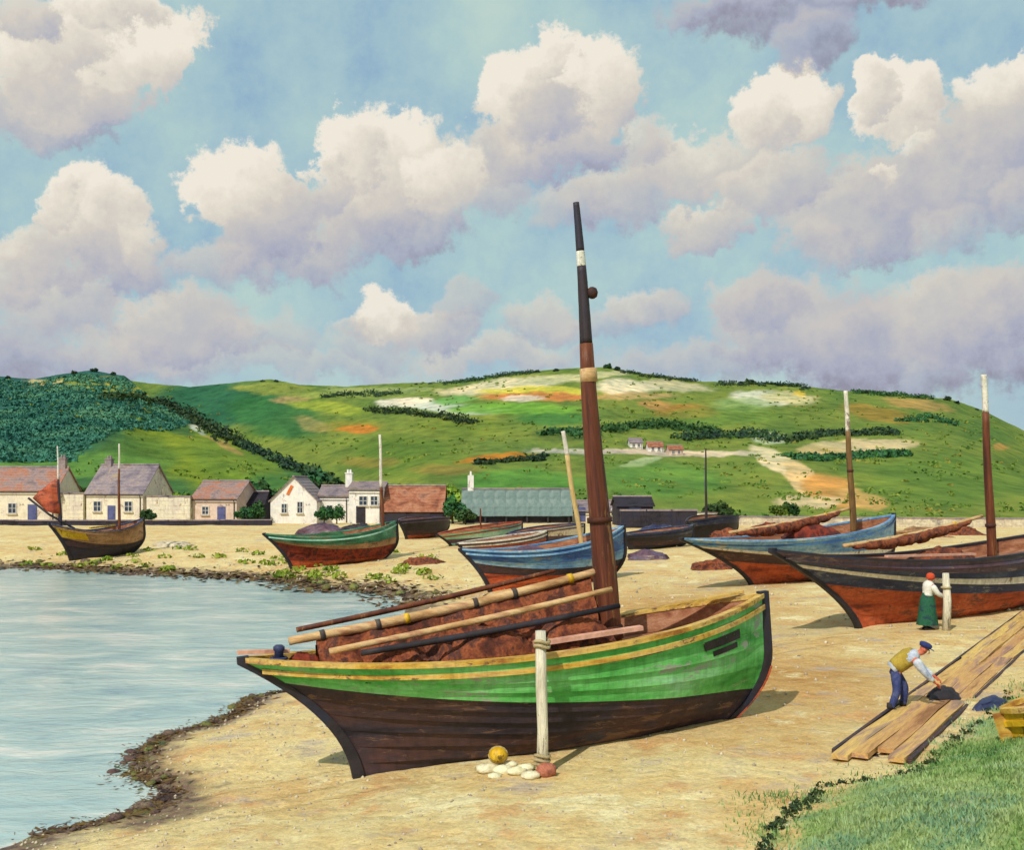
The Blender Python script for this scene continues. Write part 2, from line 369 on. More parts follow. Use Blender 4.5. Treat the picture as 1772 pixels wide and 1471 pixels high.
M['pink'] = mat('pink_board', [C(190, 132, 108), C(216, 164, 140), C(200, 150, 124)], 1.2, .65, .3, 14)
M['white'] = mat('weathered_white', [C(206, 200, 180), C(228, 222, 206), C(190, 182, 168)], 1.8, .7, .3, 24, wear=C(120, 110, 100))
M['greywood'] = mat('silvered_post', [C(190, 182, 158), C(220, 212, 186), C(204, 198, 178), C(176, 170, 150)], 2.2, .75, .5, 14, stretch=(3, 3, .4), wear=C(120, 110, 90))
M['rope'] = mat('hemp_rope', [C(150, 132, 96), C(190, 172, 130)], 8, .9, .6, 60)
M['ropedark'] = mat('dark_rope', [C(60, 54, 54), C(92, 82, 74)], 8, .9, .4, 60)
M['iron'] = mat('rusty_iron', [C(48, 36, 34), C(92, 52, 36), C(60, 50, 52)], 6, .7, .4, 40, metal=.4)
M['cream'] = mat('limewash_cream', [C(206, 194, 166), C(228, 218, 192), C(214, 202, 184), C(196, 180, 160)], .35, .85, .4, 5, vary=.14, wear=C(168, 148, 124), streak=.08)
M['limew'] = mat('limewash_white', [C(214, 210, 202), C(236, 230, 220), C(204, 204, 208)], .35, .85, .35, 5, vary=.12, wear=C(176, 166, 156), streak=.08)
M['pinkw'] = mat('limewash_pink', [C(196, 170, 150), C(214, 192, 174), C(184, 158, 144)], .35, .85, .4, 5, vary=.15, wear=C(150, 128, 112), streak=.08)
M['slate'] = mat('slate_roof', [C(104, 94, 104), C(132, 120, 126), C(150, 134, 134), C(116, 98, 96)], .5, .7, .6, 4, vary=.3, wear=C(160, 140, 110), streak=.08)
M['slate2'] = mat('lichen_slate', [C(118, 100, 100), C(148, 126, 122), C(166, 110, 84), C(128, 116, 122)], .6, .7, .6, 4, vary=.3)
M['brownroof'] = mat('brown_pantile', [C(112, 66, 48), C(150, 92, 66), C(170, 118, 90), C(122, 84, 72)], .6, .75, .6, 5, vary=.3)
M['tin'] = mat('grey_green_sheet', [C(104, 122, 118), C(128, 146, 140), C(148, 162, 154)], .7, .55, .2, 8, vary=.14)
M['dark'] = mat('tarred_boards', [C(28, 26, 34), C(52, 46, 54), C(40, 42, 60)], .8, .8, .4, 8)
M['glass'] = mat('window_glass', [C(34, 40, 58), C(60, 72, 92)], .8, .12, 0, spec=.6)
M['frame'] = mat('painted_frame', [C(196, 192, 184), C(220, 216, 206)], 3, .6, .1, 20)
M['bluedoor'] = mat('blue_door', [C(70, 74, 120), C(92, 98, 140)], 2, .6, .2, 14)
M['rednote'] = mat('orange_board', [C(200, 96, 40), C(220, 120, 56)], 2, .7, .2, 14)
M['stone'] = mat('harbour_stone', [C(150, 138, 122), C(182, 168, 146), C(204, 192, 164), C(128, 116, 112)], .5, .9, .8, 3, vary=.3)
M['rock'] = mat('shore_rock', [C(58, 46, 50), C(88, 70, 66), C(120, 96, 74), C(80, 66, 82)], 2.5, .7, .7, 12, rand=.8)
M['rockgreen'] = mat('weedy_rock', [C(60, 70, 44), C(92, 104, 54), C(130, 116, 52), C(58, 54, 52)], 3, .6, .7, 12, rand=.8)
M['chalk'] = mat('pale_stone', [C(214, 204, 160), C(230, 224, 190), C(200, 190, 150)], 4, .9, .6, 14, rand=.3)
M['brick'] = mat('red_stone', [C(150, 82, 62), C(180, 112, 88), C(128, 74, 64)], 5, .9, .6, 20)
M['weed'] = mat('sea_wrack', [C(44, 30, 30), C(78, 52, 38), C(110, 84, 34), C(56, 76, 44)], 1.5, .55, .3, 20, vary=.4)
M['plank'] = mat('slipway_timber', [C(150, 112, 66), C(190, 148, 92), C(206, 166, 96), C(176, 138, 108), C(146, 120, 98)], 1.3, .75, .6, 12, stretch=(3.2, .28, 3.2), rand=.4)
M['trunk'] = mat('bark', [C(62, 50, 40), C(92, 76, 58)], 3, .9, .6, 12)
def foliage(name, cols, rand=1.0, scale=.8):
    return mat(name, cols, scale, .75, 0, rand=rand, vary=.35, spec=.15)
M['leafdark'] = foliage('dark_foliage', [C(34, 62, 42), C(52, 88, 48), C(76, 108, 52)])
M['leafgreen'] = foliage('green_foliage', [C(46, 84, 36), C(78, 118, 44), C(112, 142, 54)])
M['leaflime'] = foliage('lime_foliage', [C(88, 116, 36), C(128, 148, 48), C(150, 160, 70)])
M['leafteal'] = foliage('blue_green_foliage', [C(44, 98, 90), C(68, 126, 110), C(98, 148, 116)], scale=.05)
M['leafnavy'] = foliage('hedge_foliage', [C(34, 52, 50), C(50, 74, 50), C(76, 96, 52)], scale=.3)
M['grass'] = mat('grass_blades', [C(84, 122, 66), C(120, 150, 84), C(150, 168, 112), C(108, 146, 112), C(186, 172, 136)], .55, .8, 0, vary=.4, spec=.15)
M['scrub'] = mat('scrub', [C(66, 102, 44), C(94, 126, 50), C(122, 138, 58), C(146, 130, 60)], .06, .85, 0, vary=.5, spec=.1)

def ground_material():
    m = bpy.data.materials.new('beach_sand'); m.use_nodes = True; t = m.node_tree; N = NT(t); bs = t.nodes['Principled BSDF']
    v = N.n('ShaderNodeTexCoord').outputs['Object']
    at_ = N.n('ShaderNodeAttribute', attribute_name='mask'); sp = N.n('ShaderNodeSeparateColor', ins={0: at_.outputs[0]})
    a = N.noise(v, .42, 7, .66, .1); b = N.noise(v, 1.7, 7, .68, .1); c = N.noise(v, 16, 5, .7); e = N.noise(v, 70, 3, .7)
    sand = N.ramp(a, [(.30, C(196, 145, 79)), (.40, C(206, 163, 99)), (.48, C(215, 185, 123)), (.56, C(220, 201, 144)), (.66, C(206, 187, 135)), (.74, C(190, 161, 120))])
    s2 = N.ramp(b, [(.30, C(180, 139, 88)), (.45, C(215, 191, 133)), (.55, C(224, 203, 147)), (.70, C(188, 169, 144))])
    sand = N.mixc(.5, sand, s2)
    tan = N.ramp(b, [(.3, C(160, 106, 48)), (.5, C(180, 132, 68)), (.7, C(188, 150, 86))])
    sand = N.mixc(N.math('MULTIPLY', sp.outputs[2], N.mrange(a, .3, .6, .55, 1.0)), sand, tan)
    pch = N.noise(v, .8, 7, .7, .15); pc2 = N.noise(N.vmath('ADD', v, (31.0, 17.0, 0)), .6, 7, .7, .15)
    sand = N.mixc(N.mrange(pch, .52, .66, 0, .62), sand, C(204, 148, 94)); sand = N.mixc(N.mrange(pc2, .55, .68, 0, .75), sand, C(176, 160, 150)); sand = N.mixc(N.mrange(pc2, .44, .34, 0, .8), sand, C(232, 220, 172))
    gr = N.ramp(b, [(.28, C(96, 128, 62)), (.42, C(130, 156, 84)), (.52, C(154, 170, 104)), (.62, C(112, 152, 102)), (.74, C(190, 178, 130))])
    col = N.mixc(N.mrange(N.math('ADD', sp.outputs[0], N.math('MULTIPLY_ADD', b, .6, -.3)), .35, .65), sand, gr)
    wet = N.ramp(N.noise(v, 2.6, 6, .7, .8), [(.28, C(62, 46, 42)), (.42, C(104, 80, 66)), (.52, C(136, 108, 84)), (.60, C(110, 112, 66)), (.70, C(170, 136, 92))])
    wf = N.mrange(N.math('ADD', sp.outputs[1], N.math('MULTIPLY_ADD', b, 1.0, -.5)), .32, .72)
    col = N.mixc(wf, col, wet)
    col = N.mixc(1, col, N.ramp(c, [(.25, (.66, .66, .70, 1)), (.5, (1, 1, 1, 1)), (.75, (1.22, 1.2, 1.14, 1))]), 'MULTIPLY')
    t.links.new(col, bs.inputs['Base Color']); bs.inputs['Specular IOR Level'].default_value = .25
    t.links.new(N.mixf(wf, .9, .5), bs.inputs['Roughness'])
    h = N.math('ADD', N.math('MULTIPLY', c, .7), N.math('MULTIPLY', e, .3))
    vo = N.n('ShaderNodeTexVoronoi', feature='SMOOTH_F1', ins={'Vector': N.vmath('ADD', v, N.vmath('SCALE', N.noise(v, 1.2, 3, .6, out=1))), 'Scale': 3.0, 'Smoothness': .4})
    h = N.math('ADD', h, N.math('MULTIPLY', b, .7)); h = N.math('ADD', h, N.math('MULTIPLY', vo.outputs['Distance'], 1.5))
    for (x0, y0, x1, y1, w_) in ((-2.4, 17.5, -7.0, 15.2, .16), (-2.6, 18.3, -7.0, 16.1, .09), (-2.0, 16.8, -6.8, 14.4, .09), (9.2, 29.4, 1.5, 25.2, .16), (9.6, 28.6, 2.0, 24.4, .09), (-.9, 39.6, -4.5, 37.6, .2)):
        L_ = math.hypot(x1 - x0, y1 - y0); ux, uy = (x1 - x0) / L_, (y1 - y0) / L_     # ruts left by keels dragged up from the water
        dl = N.math('ABSOLUTE', N.math('ADD', N.vmath('DOT_PRODUCT', v, (-uy, ux, 0)), N.math('MULTIPLY_ADD', b, .5, uy * x0 - ux * y0 - .25)))
        al = N.math('ADD', N.vmath('DOT_PRODUCT', v, (ux, uy, 0)), -(ux * x0 + uy * y0))
        k_ = N.math('MULTIPLY', N.mrange(dl, w_ * 1.6, w_ * .5), N.math('MULTIPLY', N.mrange(al, -.2, .3), N.mrange(al, L_ + .3, L_ - .3)))
        h = N.math('SUBTRACT', h, N.math('MULTIPLY', k_, 1.6))
    bm = N.n('ShaderNodeBump', ins={'Strength': .55, 'Distance': .09, 'Height': h}); t.links.new(bm.outputs[0], bs.inputs['Normal'])
    return m
def water_material():
    m = bpy.data.materials.new('sea_water'); m.use_nodes = True; t = m.node_tree; N = NT(t); bs = t.nodes['Principled BSDF']
    v = N.n('ShaderNodeTexCoord').outputs['Object']
    mp = N.n('ShaderNodeMapping', ins={0: v, 3: (.5, 1.0, 1)}).outputs[0]
    big = N.noise(mp, .55, 6, .66, .8); sm = N.noise(mp, 4.5, 5, .62, .8); mid = N.noise(mp, 1.4, 4, .6, .8)
    col = N.ramp(big, [(.30, C(124, 154, 166)), (.42, C(154, 180, 180)), (.54, C(174, 193, 188)), (.62, C(206, 208, 200)), (.72, C(228, 222, 214))])
    t.links.new(col, bs.inputs['Base Color']); bs.inputs['Roughness'].default_value = .14; bs.inputs['IOR'].default_value = 1.33; bs.inputs['Specular IOR Level'].default_value = .38
    h = N.math('ADD', N.math('MULTIPLY', mid, .7), N.math('MULTIPLY', sm, .3))
    bm = N.n('ShaderNodeBump', ins={'Strength': .6, 'Distance': .11, 'Height': h}); t.links.new(bm.outputs[0], bs.inputs['Normal'])
    return m
def hill_material():
    m = bpy.data.materials.new('hillside_fields'); m.use_nodes = True; t = m.node_tree; N = NT(t); bs = t.nodes['Principled BSDF']
    v = N.n('ShaderNodeTexCoord').outputs['Object']
    at_ = N.n('ShaderNodeAttribute', attribute_name='field')
    mp = N.n('ShaderNodeMapping', ins={0: v, 3: (1, .45, 1)}).outputs[0]
    a = N.noise(mp, .035, 6, .65, .5); b = N.noise(mp, .22, 6, .7); c = N.noise(v, 1.2, 4, .7)
    col = N.mixc(1, at_.outputs[0], N.ramp(a, [(.3, (.46, .54, .52, 1)), (.5, (.72, .72, .72, 1)), (.7, (1.02, .88, .80, 1))]), 'MULTIPLY')
    col = N.mixc(1, col, N.ramp(b, [(.3, (.52, .60, .56, 1)), (.5, (1, 1, 1, 1)), (.72, (1.45, 1.35, 1.2, 1))]), 'MULTIPLY')
    t.links.new(col, bs.inputs['Base Color']); bs.inputs['Roughness'].default_value = .95; bs.inputs['Specular IOR Level'].default_value = .1
    h = N.math('ADD', N.math('MULTIPLY', b, 1.5), N.math('MULTIPLY', c, .4))
    bm = N.n('ShaderNodeBump', ins={'Strength': .7, 'Distance': 1.0, 'Height': h}); t.links.new(bm.outputs[0], bs.inputs['Normal'])
    return m
M['sand'] = ground_material(); M['water'] = water_material(); M['hill'] = hill_material()

# ------------------------------------------------------------------ ground and water
def grid_faces(nr, nc):
    i = np.arange(nr - 1)[:, None] * nc + np.arange(nc - 1)[None]
    return np.stack([i, i + 1, i + nc + 1, i + nc], -1).reshape(-1, 4)
def build_ground():
    ys = 5 * (420 / 5.0) ** (np.arange(330) / 329)
    a = np.concatenate([np.linspace(-2.4, -.56, 40)[:-1], np.linspace(-.56, .56, 470), np.linspace(.56, 2.4, 40)[1:]])
    Y = np.repeat(ys[:, None], len(a), 1); X = Y * a[None]
    Z = T(X, Y)
    o = mesh_np('ground', np.stack([X, Y, Z], -1).reshape(-1, 3), grid_faces(len(ys), len(a)), M['sand'])
    P = np.stack([X, Y], -1); d = shore_d(P) + .9 * fbm(X * .9, Y * .9, 3, 5) * np.clip(Y / 25, .5, 2.5); bd = bank_d(P)
    grass = sstep(-.8, 1.1, bd + 1.6 * fbm(X * 1.3, Y * 1.3, 3, 71))
    # weedy fringe on the far shore and grass behind the houses
    wet = np.exp(-np.maximum(d, 0) / np.where(Y > 40, 2.2, 1.05)) * 1.0
    pur = np.exp(-(((X + 5.2) / 1.0) ** 2 + ((Y - 16.4) / 1.6) ** 2)) * .75
    wet = np.maximum(wet, pur)
    tan = np.exp(-(((X - 5.6) / 2.6) ** 2 + ((Y - 23.5) / 4.2) ** 2)) + np.exp(-(((X - 5) / 3.5) ** 2 + ((Y - 37) / 7) ** 2)) * .9
    grass = np.maximum(grass, sstep(112, 122, Y))
    vcol(o, 'mask', np.stack([grass, wet, np.clip(tan, 0, 1), np.ones_like(X)], -1).reshape(-1, 4))
    tag(o, kind='structure')
    far = MB().add([(-4000, -300, -4), (4000, -300, -4), (4000, 4500, -4), (-4000, 4500, -4)], [(0, 1, 2, 3)]).build('terrain', M['scrub']); tag(far, kind='structure')
    w = MB(); n = 40
    w.add([(-600, -80, 0), (8, -80, 0), (8, 82, 0), (-600, 82, 0)], [(0, 1, 2, 3)])
    tag(w.build('water', M['water']), kind='structure')
build_ground()

# ------------------------------------------------------------------ hills
def hp(pts): a = np.array(pts, float); return lambda x: np.interp(x, a[:, 0], a[:, 1])
crestL = hp([(-1200, 700), (-500, 640), (-200, 655), (0, 652), (60, 656), (100, 648), (160, 641), (215, 650), (255, 682), (300, 707), (380, 740), (450, 775), (520, 806), (590, 842), (650, 872), (720, 893)])
depthL = hp([(-1200, 300), (200, 340), (400, 280), (600, 190), (720, 140)])
baseL = hp([(-1200, 118), (720, 118)])
crestM = hp([(-400, 720), (60, 700), (170, 668), (215, 657), (260, 664), (330, 669), (420, 661), (470, 656), (520, 666), (600, 669), (700, 663), (760, 661), (820, 655), (880, 646), (940, 641), (1050, 634), (1080, 641), (1150, 653), (1220, 661), (1300, 662), (1400, 669), (1460, 676), (1550, 681), (1640, 690), (1700, 710), (1772, 745), (1900, 790), (2300, 840), (2700, 850)])
depthM = hp([(-400, 640), (900, 600), (1772, 480), (2700, 400)])
baseM = hp([(-400, 345), (330, 345), (560, 210), (740, 125), (2700, 125)])
ZB = 1.4
def hill_pt(which, px, py):
    cr, dp, bs = (crestL, depthL, baseL) if which == 'L' else (crestM, depthM, baseM)
    px = np.asarray(px, float); py = np.asarray(py, float)
    Yb = bs(px); yb = HY + F * (EYE - ZB) / Yb; yc = cr(px) 
    s = np.clip((py - yb) / np.minimum(yc - yb, -1e-3), 0, 1)
    Yv = Yb * (dp(px) / Yb) ** s * (1 + .10 * fbm(px / 120, s * 5, 3, 21) * np.sin(np.pi * s))
    return np.stack([(px - CX) / F * Yv, Yv, EYE - (py - HY) / F * Yv], -1)
PATCH = {'L': [ # cx, cy, rx, ry, angle, colour, strength, softness
        (350, 790, 150, 60, 28, (132, 150, 44), 1, .5), (420, 815, 120, 40, 25, (112, 140, 50), .9, .5), (240, 790, 70, 40, 0, (96, 132, 54), .8, .7), (110, 805, 180, 24, 0, (108, 150, 66), .9, .6),
        (180, 676, 90, 12, 14, (150, 160, 70), .9, .5), (80, 662, 40, 7, 0, (206, 190, 130), .8, .6), (215, 668, 50, 8, 18, (176, 172, 70), .9, .6), (335, 737, 34, 7, 28, (196, 204, 190), .9, .5), (300, 735, 40, 14, 25, (64, 112, 66), .8, .6),
        (385, 770, 40, 6, 30, (188, 150, 96), .6, .6), (500, 850, 80, 30, 15, (62, 116, 60), .8, .6)],
    'M': [
        (380, 700, 130, 44, 0, (48, 104, 72), 1, .5), (480, 720, 90, 40, 10, (58, 116, 62), .9, .5), (470, 672, 70, 10, 0, (146, 156, 70), .9, .5), (500, 690, 30, 8, 0, (200, 160, 110), .6, .6),
        (610, 683, 120, 7, 0, (150, 164, 80), .8, .5), (570, 705, 80, 10, 8, (150, 166, 60), .9, .5), (660, 675, 110, 6, 0, (164, 176, 110), .7, .6), (600, 740, 70, 12, 0, (150, 146, 56), .9, .6), (620, 744, 36, 7, 0, (204, 130, 50), .9, .5), (540, 735, 40, 14, 10, (184, 160, 100), .5, .6),
        (700, 697, 60, 9, 0, (222, 214, 190), 1, .4), (780, 706, 80, 9, 4, (214, 216, 196), 1, .45), (830, 712, 50, 8, 0, (196, 206, 186), .9, .5), (800, 690, 60, 8, -8, (120, 176, 90), .9, .5), (870, 668, 120, 12, -6, (226, 212, 170), .95, .5), (930, 676, 110, 8, 0, (204, 196, 74), .95, .5), (930, 686, 120, 8, 0, (214, 130, 72), .85, .6), (900, 690, 40, 6, 0, (226, 212, 190), .8, .5), (890, 708, 130, 12, 0, (118, 170, 62), .95, .5), (1080, 668, 60, 14, 0, (228, 216, 178), 1, .5), (1100, 684, 70, 7, 0, (204, 168, 110), .8, .6), (1010, 650, 90, 8, -5, (206, 200, 150), .8, .5), (1170, 668, 80, 9, 4, (206, 196, 160), .75, .6),
        (1185, 712, 60, 15, 0, (192, 132, 58), .85, .6), (1130, 700, 30, 8, 0, (206, 150, 90), .7, .6), (1320, 690, 56, 14, 6, (230, 222, 196), 1, .4), (1370, 690, 50, 12, 6, (222, 206, 150), .9, .5), (1385, 682, 14, 5, 0, (218, 186, 60), .8, .5), (1290, 700, 60, 14, 0, (150, 180, 110), .7, .6), (1520, 716, 70, 16, 8, (176, 140, 60), .8, .6), (1590, 700, 60, 10, 8, (190, 150, 90), .7, .6), (1620, 684, 30, 5, 6, (190, 120, 130), .7, .6),
        (1490, 772, 100, 13, -2, (216, 194, 146), 1, .4), (1420, 780, 46, 9, 0, (206, 180, 120), .9, .5), (1330, 757, 36, 10, 10, (196, 204, 176), .9, .5), (860, 792, 76, 8, -6, (202, 132, 44), .95, .5), (1000, 779, 90, 5, 0, (206, 196, 176), .85, .5), (1120, 782, 120, 6, 2, (212, 190, 170), .9, .5), (1240, 784, 90, 6, 2, (218, 200, 170), .9, .5),
        (1345, 800, 56, 16, 32, (224, 208, 164), 1, .35), (1395, 835, 60, 20, 40, (218, 190, 136), 1, .35), (1440, 850, 56, 28, 20, (206, 156, 84), 1, .4), (1490, 865, 46, 18, 12, (208, 166, 100), .9, .5), (1400, 868, 60, 12, 0, (216, 196, 150), .9, .5),
        (1110, 800, 40, 7, -12, (196, 208, 160), .7, .5), (1165, 838, 40, 8, 12, (176, 140, 70), .6, .6), (800, 740, 90, 20, 0, (120, 140, 50), .6, .7), (700, 790, 110, 40, 0, (110, 138, 48), .6, .7), (900, 835, 120, 26, 0, (92, 150, 62), .8, .6), (1150, 830, 130, 34, 0, (92, 142, 62), .8, .7), (1630, 830, 160, 50, 0, (104, 136, 56), .8, .7), (1250, 720, 130, 20, 0, (104, 140, 58), .7, .7), (960, 725, 80, 12, 0, (72, 132, 62), .8, .6), (980, 752, 70, 12, 0, (66, 92, 50), .6, .7), (640, 800, 60, 10, 0, (180, 140, 70), .45, .7), (770, 812, 60, 10, 0, (176, 130, 70), .45, .7), (1700, 745, 60, 14, 20, (84, 120, 56), .8, .6), (1730, 775, 16, 6, 0, (200, 150, 80), .7, .6)]}
def field_color(which, px, py):
    wx = px + 34 * fbm(px / 40, py / 16, 4, 31) + 6 * fbm(px / 6, py / 4, 2, 33); wy = py + 11 * fbm(px / 46, py / 16, 4, 32) + 3 * fbm(px / 7, py / 4, 2, 34)
    if which == 'L':
        f = sstep(60, 330, wx + (wy - 720) * 1.2)[..., None]
        col = lin((50, 104, 94)) * (1 - f) + lin((78, 122, 64)) * f
    else:
        n = fbm(px / 90, py / 30, 4, 41)[..., None] * 1.4 + .5
        col = lin((98, 132, 60)) * (1 - n) + lin((144, 156, 66)) * n
    for (cx, cy, rx, ry, an, c, st, so_) in PATCH[which]:
        ca, sa = math.cos(R(an)), math.sin(R(an)); dx, dy = wx - cx, wy - cy
        q = np.hypot((dx * ca + dy * sa) / rx, (-dx * sa + dy * ca) / ry)
        m = (1 - sstep(1 - so_ * .6, 1 + so_ * .25, q))[..., None] * st
        col = col * (1 - m) + lin(c) * (1.18 if sum(c) > 450 else 1.1) * m
    return col
def build_hill(which, x0, x1, label):
    xs = np.concatenate([np.arange(x0, -40, 22), np.arange(-40, 1815, 2.4), np.arange(1815, x1, 22)]); xs = xs[(xs >= x0) & (xs <= x1)]
    cr, dp, bs = (crestL, depthL, baseL) if which == 'L' else (crestM, depthM, baseM)
    ns = 150; s = np.linspace(0, 1, ns)[:, None]
    yb = HY + F * (EYE - ZB) / bs(xs); yc = np.minimum(cr(xs) + 3.0 * fbm(xs / 30, xs * 0, 4, 51), yb - .5)
    py = yb[None] + (yc - yb)[None] * s; px = np.repeat(xs[None], ns, 0)
    P = hill_pt(which, px, py)
    back = []
    for k, (m, dz) in enumerate(((1.04, -.4), (1.12, -3), (1.3, -14), (1.6, -40))):
        b = P[-1].copy(); b[:, 0] *= m; b[:, 1] *= m; b[:, 2] = np.maximum(P[-1][:, 2] + dz * np.clip(P[-1][:, 2] / 40, .1, 1.5), -3.5); back.append(b)
    front = P[0].copy(); front[:, 2] -= 3
    V = np.concatenate([front[None], P, np.array(back)], 0)
    col = field_color(which, px, py); col = np.concatenate([col[:1], col, np.repeat(col[-1:], 4, 0)], 0)
    o = mesh_np('hillside', V.reshape(-1, 3), grid_faces(V.shape[0], V.shape[1]), M['hill'])
    vcol(o, 'field', np.concatenate([col, np.ones(col.shape[:2] + (1,))], -1).reshape(-1, 4))
    tag(o, kind='structure')
build_hill('M', -400, 2700, '')
build_hill('L', -1200, 720, '')

# ------------------------------------------------------------------ foliage
def leaf_cloud(n, rad, size, seed, center=(0, 0, 0), flat=.0, clumps=0):
    r = np.random.default_rng(seed)
    rad = np.asarray(rad, float)
    if clumps:
        cc_ = r.normal(size=(clumps, 3)); cc_ /= np.linalg.norm(cc_, axis=1)[:, None]; cc_ *= r.uniform(.35, .8, (clumps, 1)); cc_[:, 2] = np.abs(cc_[:, 2]) * .9 - .15
        cr_ = r.uniform(.25, .45, clumps); k = r.integers(0, clumps, n)
        dv = r.normal(size=(n, 3)); dv /= np.linalg.norm(dv, axis=1)[:, None]
        p = cc_[k] + dv * (cr_[k] * r.uniform(.55, 1.05, n))[:, None]
    else:
        dv = r.normal(size=(n, 3)); dv /= np.linalg.norm(dv, axis=1)[:, None]
        p = dv * r.uniform(.55, 1.05, (n, 1))
    c = p * rad + np.asarray(center)
    nrm = dv + r.normal(size=(n, 3)) * .7; nrm /= np.linalg.norm(nrm, axis=1)[:, None]
    a = np.cross(nrm, r.normal(size=(n, 3))); a /= np.linalg.norm(a, axis=1)[:, None]; b = np.cross(nrm, a)
    sz = (size * r.uniform(.5, 1.2, n))[:, None]
    V = np.stack([c - a * sz, c - b * sz * .6, c + a * sz, c + b * sz * .6], 1).reshape(-1, 3)
    return V, np.arange(n * 4).reshape(-1, 4)
def merge(parts):
    V = []; Fs = []; o = 0
    for v, f in parts: V.append(v); Fs.append(f + o); o += len(v)
    return np.concatenate(V), np.concatenate(Fs)
def tree_proto(seed, h, rx, leaf, n, lm):
    e = empty('tree'); r = random.Random(seed); m = MB()
    m.tube([(0, 0, -.3), (.04 * h * r.uniform(-1, 1), .03 * h, h * .3), (.06 * h * r.uniform(-1, 1), 0, h * .62)], [h * .035, h * .026, h * .012], 7)
    for k in range(4):
        a = k * 1.6 + r.random(); m.tube([(0, 0, h * (.25 + .07 * k)), (math.cos(a) * rx * .55, math.sin(a) * rx * .55, h * (.5 + .08 * k))], [h * .013, h * .005], 5)
    m.build('trunk', M['trunk'], e, True)
    V, Fc = leaf_cloud(n, (rx, rx, h * .5), leaf, seed, (0, 0, h * .46), clumps=11)
    mesh_np('crown', V, Fc, M[lm], e, False)
    return e
TREES = [tree_proto(1, 5.2, 2.3, .42, 620, 'leafdark'), tree_proto(2, 4.4, 2.6, .42, 620, 'leafgreen'), tree_proto(3, 6.0, 2.2, .45, 640, 'leafdark'), tree_proto(4, 3.4, 2.2, .38, 520, 'leaflime'), tree_proto(5, 5.0, 3.6, .7, 460, 'leafnavy')]
_used = set()
def plant(k, P, sc, label, group, rz=None):
    if k in _used: e = copy_tree(TREES[k])
    else: e = TREES[k]; _used.add(k)
    e.location = P; e.scale = (sc, sc, sc * random.uniform(.85, 1.1)); e.rotation_euler = (0, 0, random.uniform(0, 6.28))
    return tag(e, label, 'tree', group)
def behind(px, py, Y):                     # base stands on the hill foot or the ground at that spot
    x = (px - CX) / F * Y; return (x, Y, EYE - (py - HY) / F * Y)
ORD = ['first', 'second', 'third', 'fourth', 'fifth', 'sixth', 'seventh', 'eighth', 'ninth', 'tenth', 'eleventh', 'twelfth', 'thirteenth', 'fourteenth', 'fifteenth', 'sixteenth', 'seventeenth', 'eighteenth']
# trees on the skyline
for i, (px, k, sc) in enumerate([(14, 4, .3), (128, 4, .32), (163, 4, .42), (196, 4, .34)]):
    plant(k, Vector(hill_pt('L', px, float(crestL(px)) + 2)) - Vector((0, 0, .5)), sc, ORD[i] + ' dark tree from the left along the crest of the left hill', 'trees on the left hill crest')
for i, (px, k, sc) in enumerate([(455, 4, .7), (478, 4, .8), (720, 4, .6), (745, 4, .7), (905, 4, .75), (930, 4, .9), (962, 4, .9), (1052, 4, 1.1), (1068, 4, 1.0), (1282, 4, .9), (1296, 4, 1.2), (1312, 4, .8), (1350, 4, .7), (1480, 4, .7), (1500, 4, .8), (1640, 4, 1.0), (1655, 4, .8), (1690, 4, .6)]):
    plant(k, Vector(hill_pt('M', px, float(crestM(px)) + 3)) - Vector((0, 0, 1.0)), sc * .7, ORD[i] + ' dark tree from the left along the crest of the main hill', 'trees on the main hill crest')
# trees behind the cottages
for i, (px, py, Y, k, sc) in enumerate(sorted([(432, 886, 119, 0, 1.0), (455, 884, 122, 2, .9), (520, 884, 121, 0, 1.05), (543, 884, 123, 2, 1.1), (565, 884, 121, 0, 1.15), (585, 884, 124, 1, .95), (625, 884, 120, 1, .95), (690, 884, 120, 1, .9), (722, 884, 122, 3, 1.0), (780, 886, 119, 3, 1.2), (300, 886, 119, 3, .9), (318, 884, 121, 1, .8), (270, 884, 122, 1, .9), (120, 888, 119, 1, .95), (134, 884, 122, 3, .9), (440, 870, 132, 1, .9)])):
    x = (px - CX) / F * Y; w_ = 'L' if px < 640 else 'M'
    hz_ = EYE - (float((lambda Yb, yb, yc, dp: yb + (yc - yb) * max(0, math.log(max(Y / Yb, 1)) / math.log(max(dp / Yb, 1.01))))(*( (118., HY + F * 3.6 / 118, float(crestL(px)), float(depthL(px))) if px < 640 else (float(baseM(px)), HY + F * 3.6 / float(baseM(px)), float(crestM(px)), float(depthM(px)))))) - HY) / F * Y
    plant(k, (x, Y, hz_ - .1), sc, ORD[i] + ' leafy tree from the left behind the harbour cottages', 'trees behind the cottages')
for i, (px, py, Y, k, sc) in enumerate([(1236, 900, 110, 0, .55), (1252, 902, 108, 2, .5), (1345, 884, 118, 1, .5), (1365, 884, 121, 0, .5)]):
    x = (px - CX) / F * Y; plant(k, (x, Y, gz(x, Y) - .1), sc, ORD[i] + ' low dark bush from the left at the foot of the sandy scar', 'bushes at the hill foot')
for (px, Y, k, sc, lab) in [(424, 106.5, 0, .50, 'dark bush in front of the black tarred shed'), (444, 106.8, 2, .42, 'dark bush at the left foot of the white gabled cottage'), (560, 106.4, 0, .46, 'dark bush at the right foot of the white gabled cottage'), (583, 106.2, 2, .38, 'small dark bush in front of the plain white cottage'), (784, 106.5, 2, .62, 'tall dark bush at the left end of the long shed'), (806, 105.5, 0, .48, 'dark bush under the chimney of the long shed'), (258, 106.5, 0, .40, 'dark bush at the right corner of the tall purple roofed cottage')]:
    x = (px - CX) / F * Y; plant(k, (x, Y, gz(x, Y) - .15), sc, lab, 'bushes among the cottages')['category'] = 'bush'
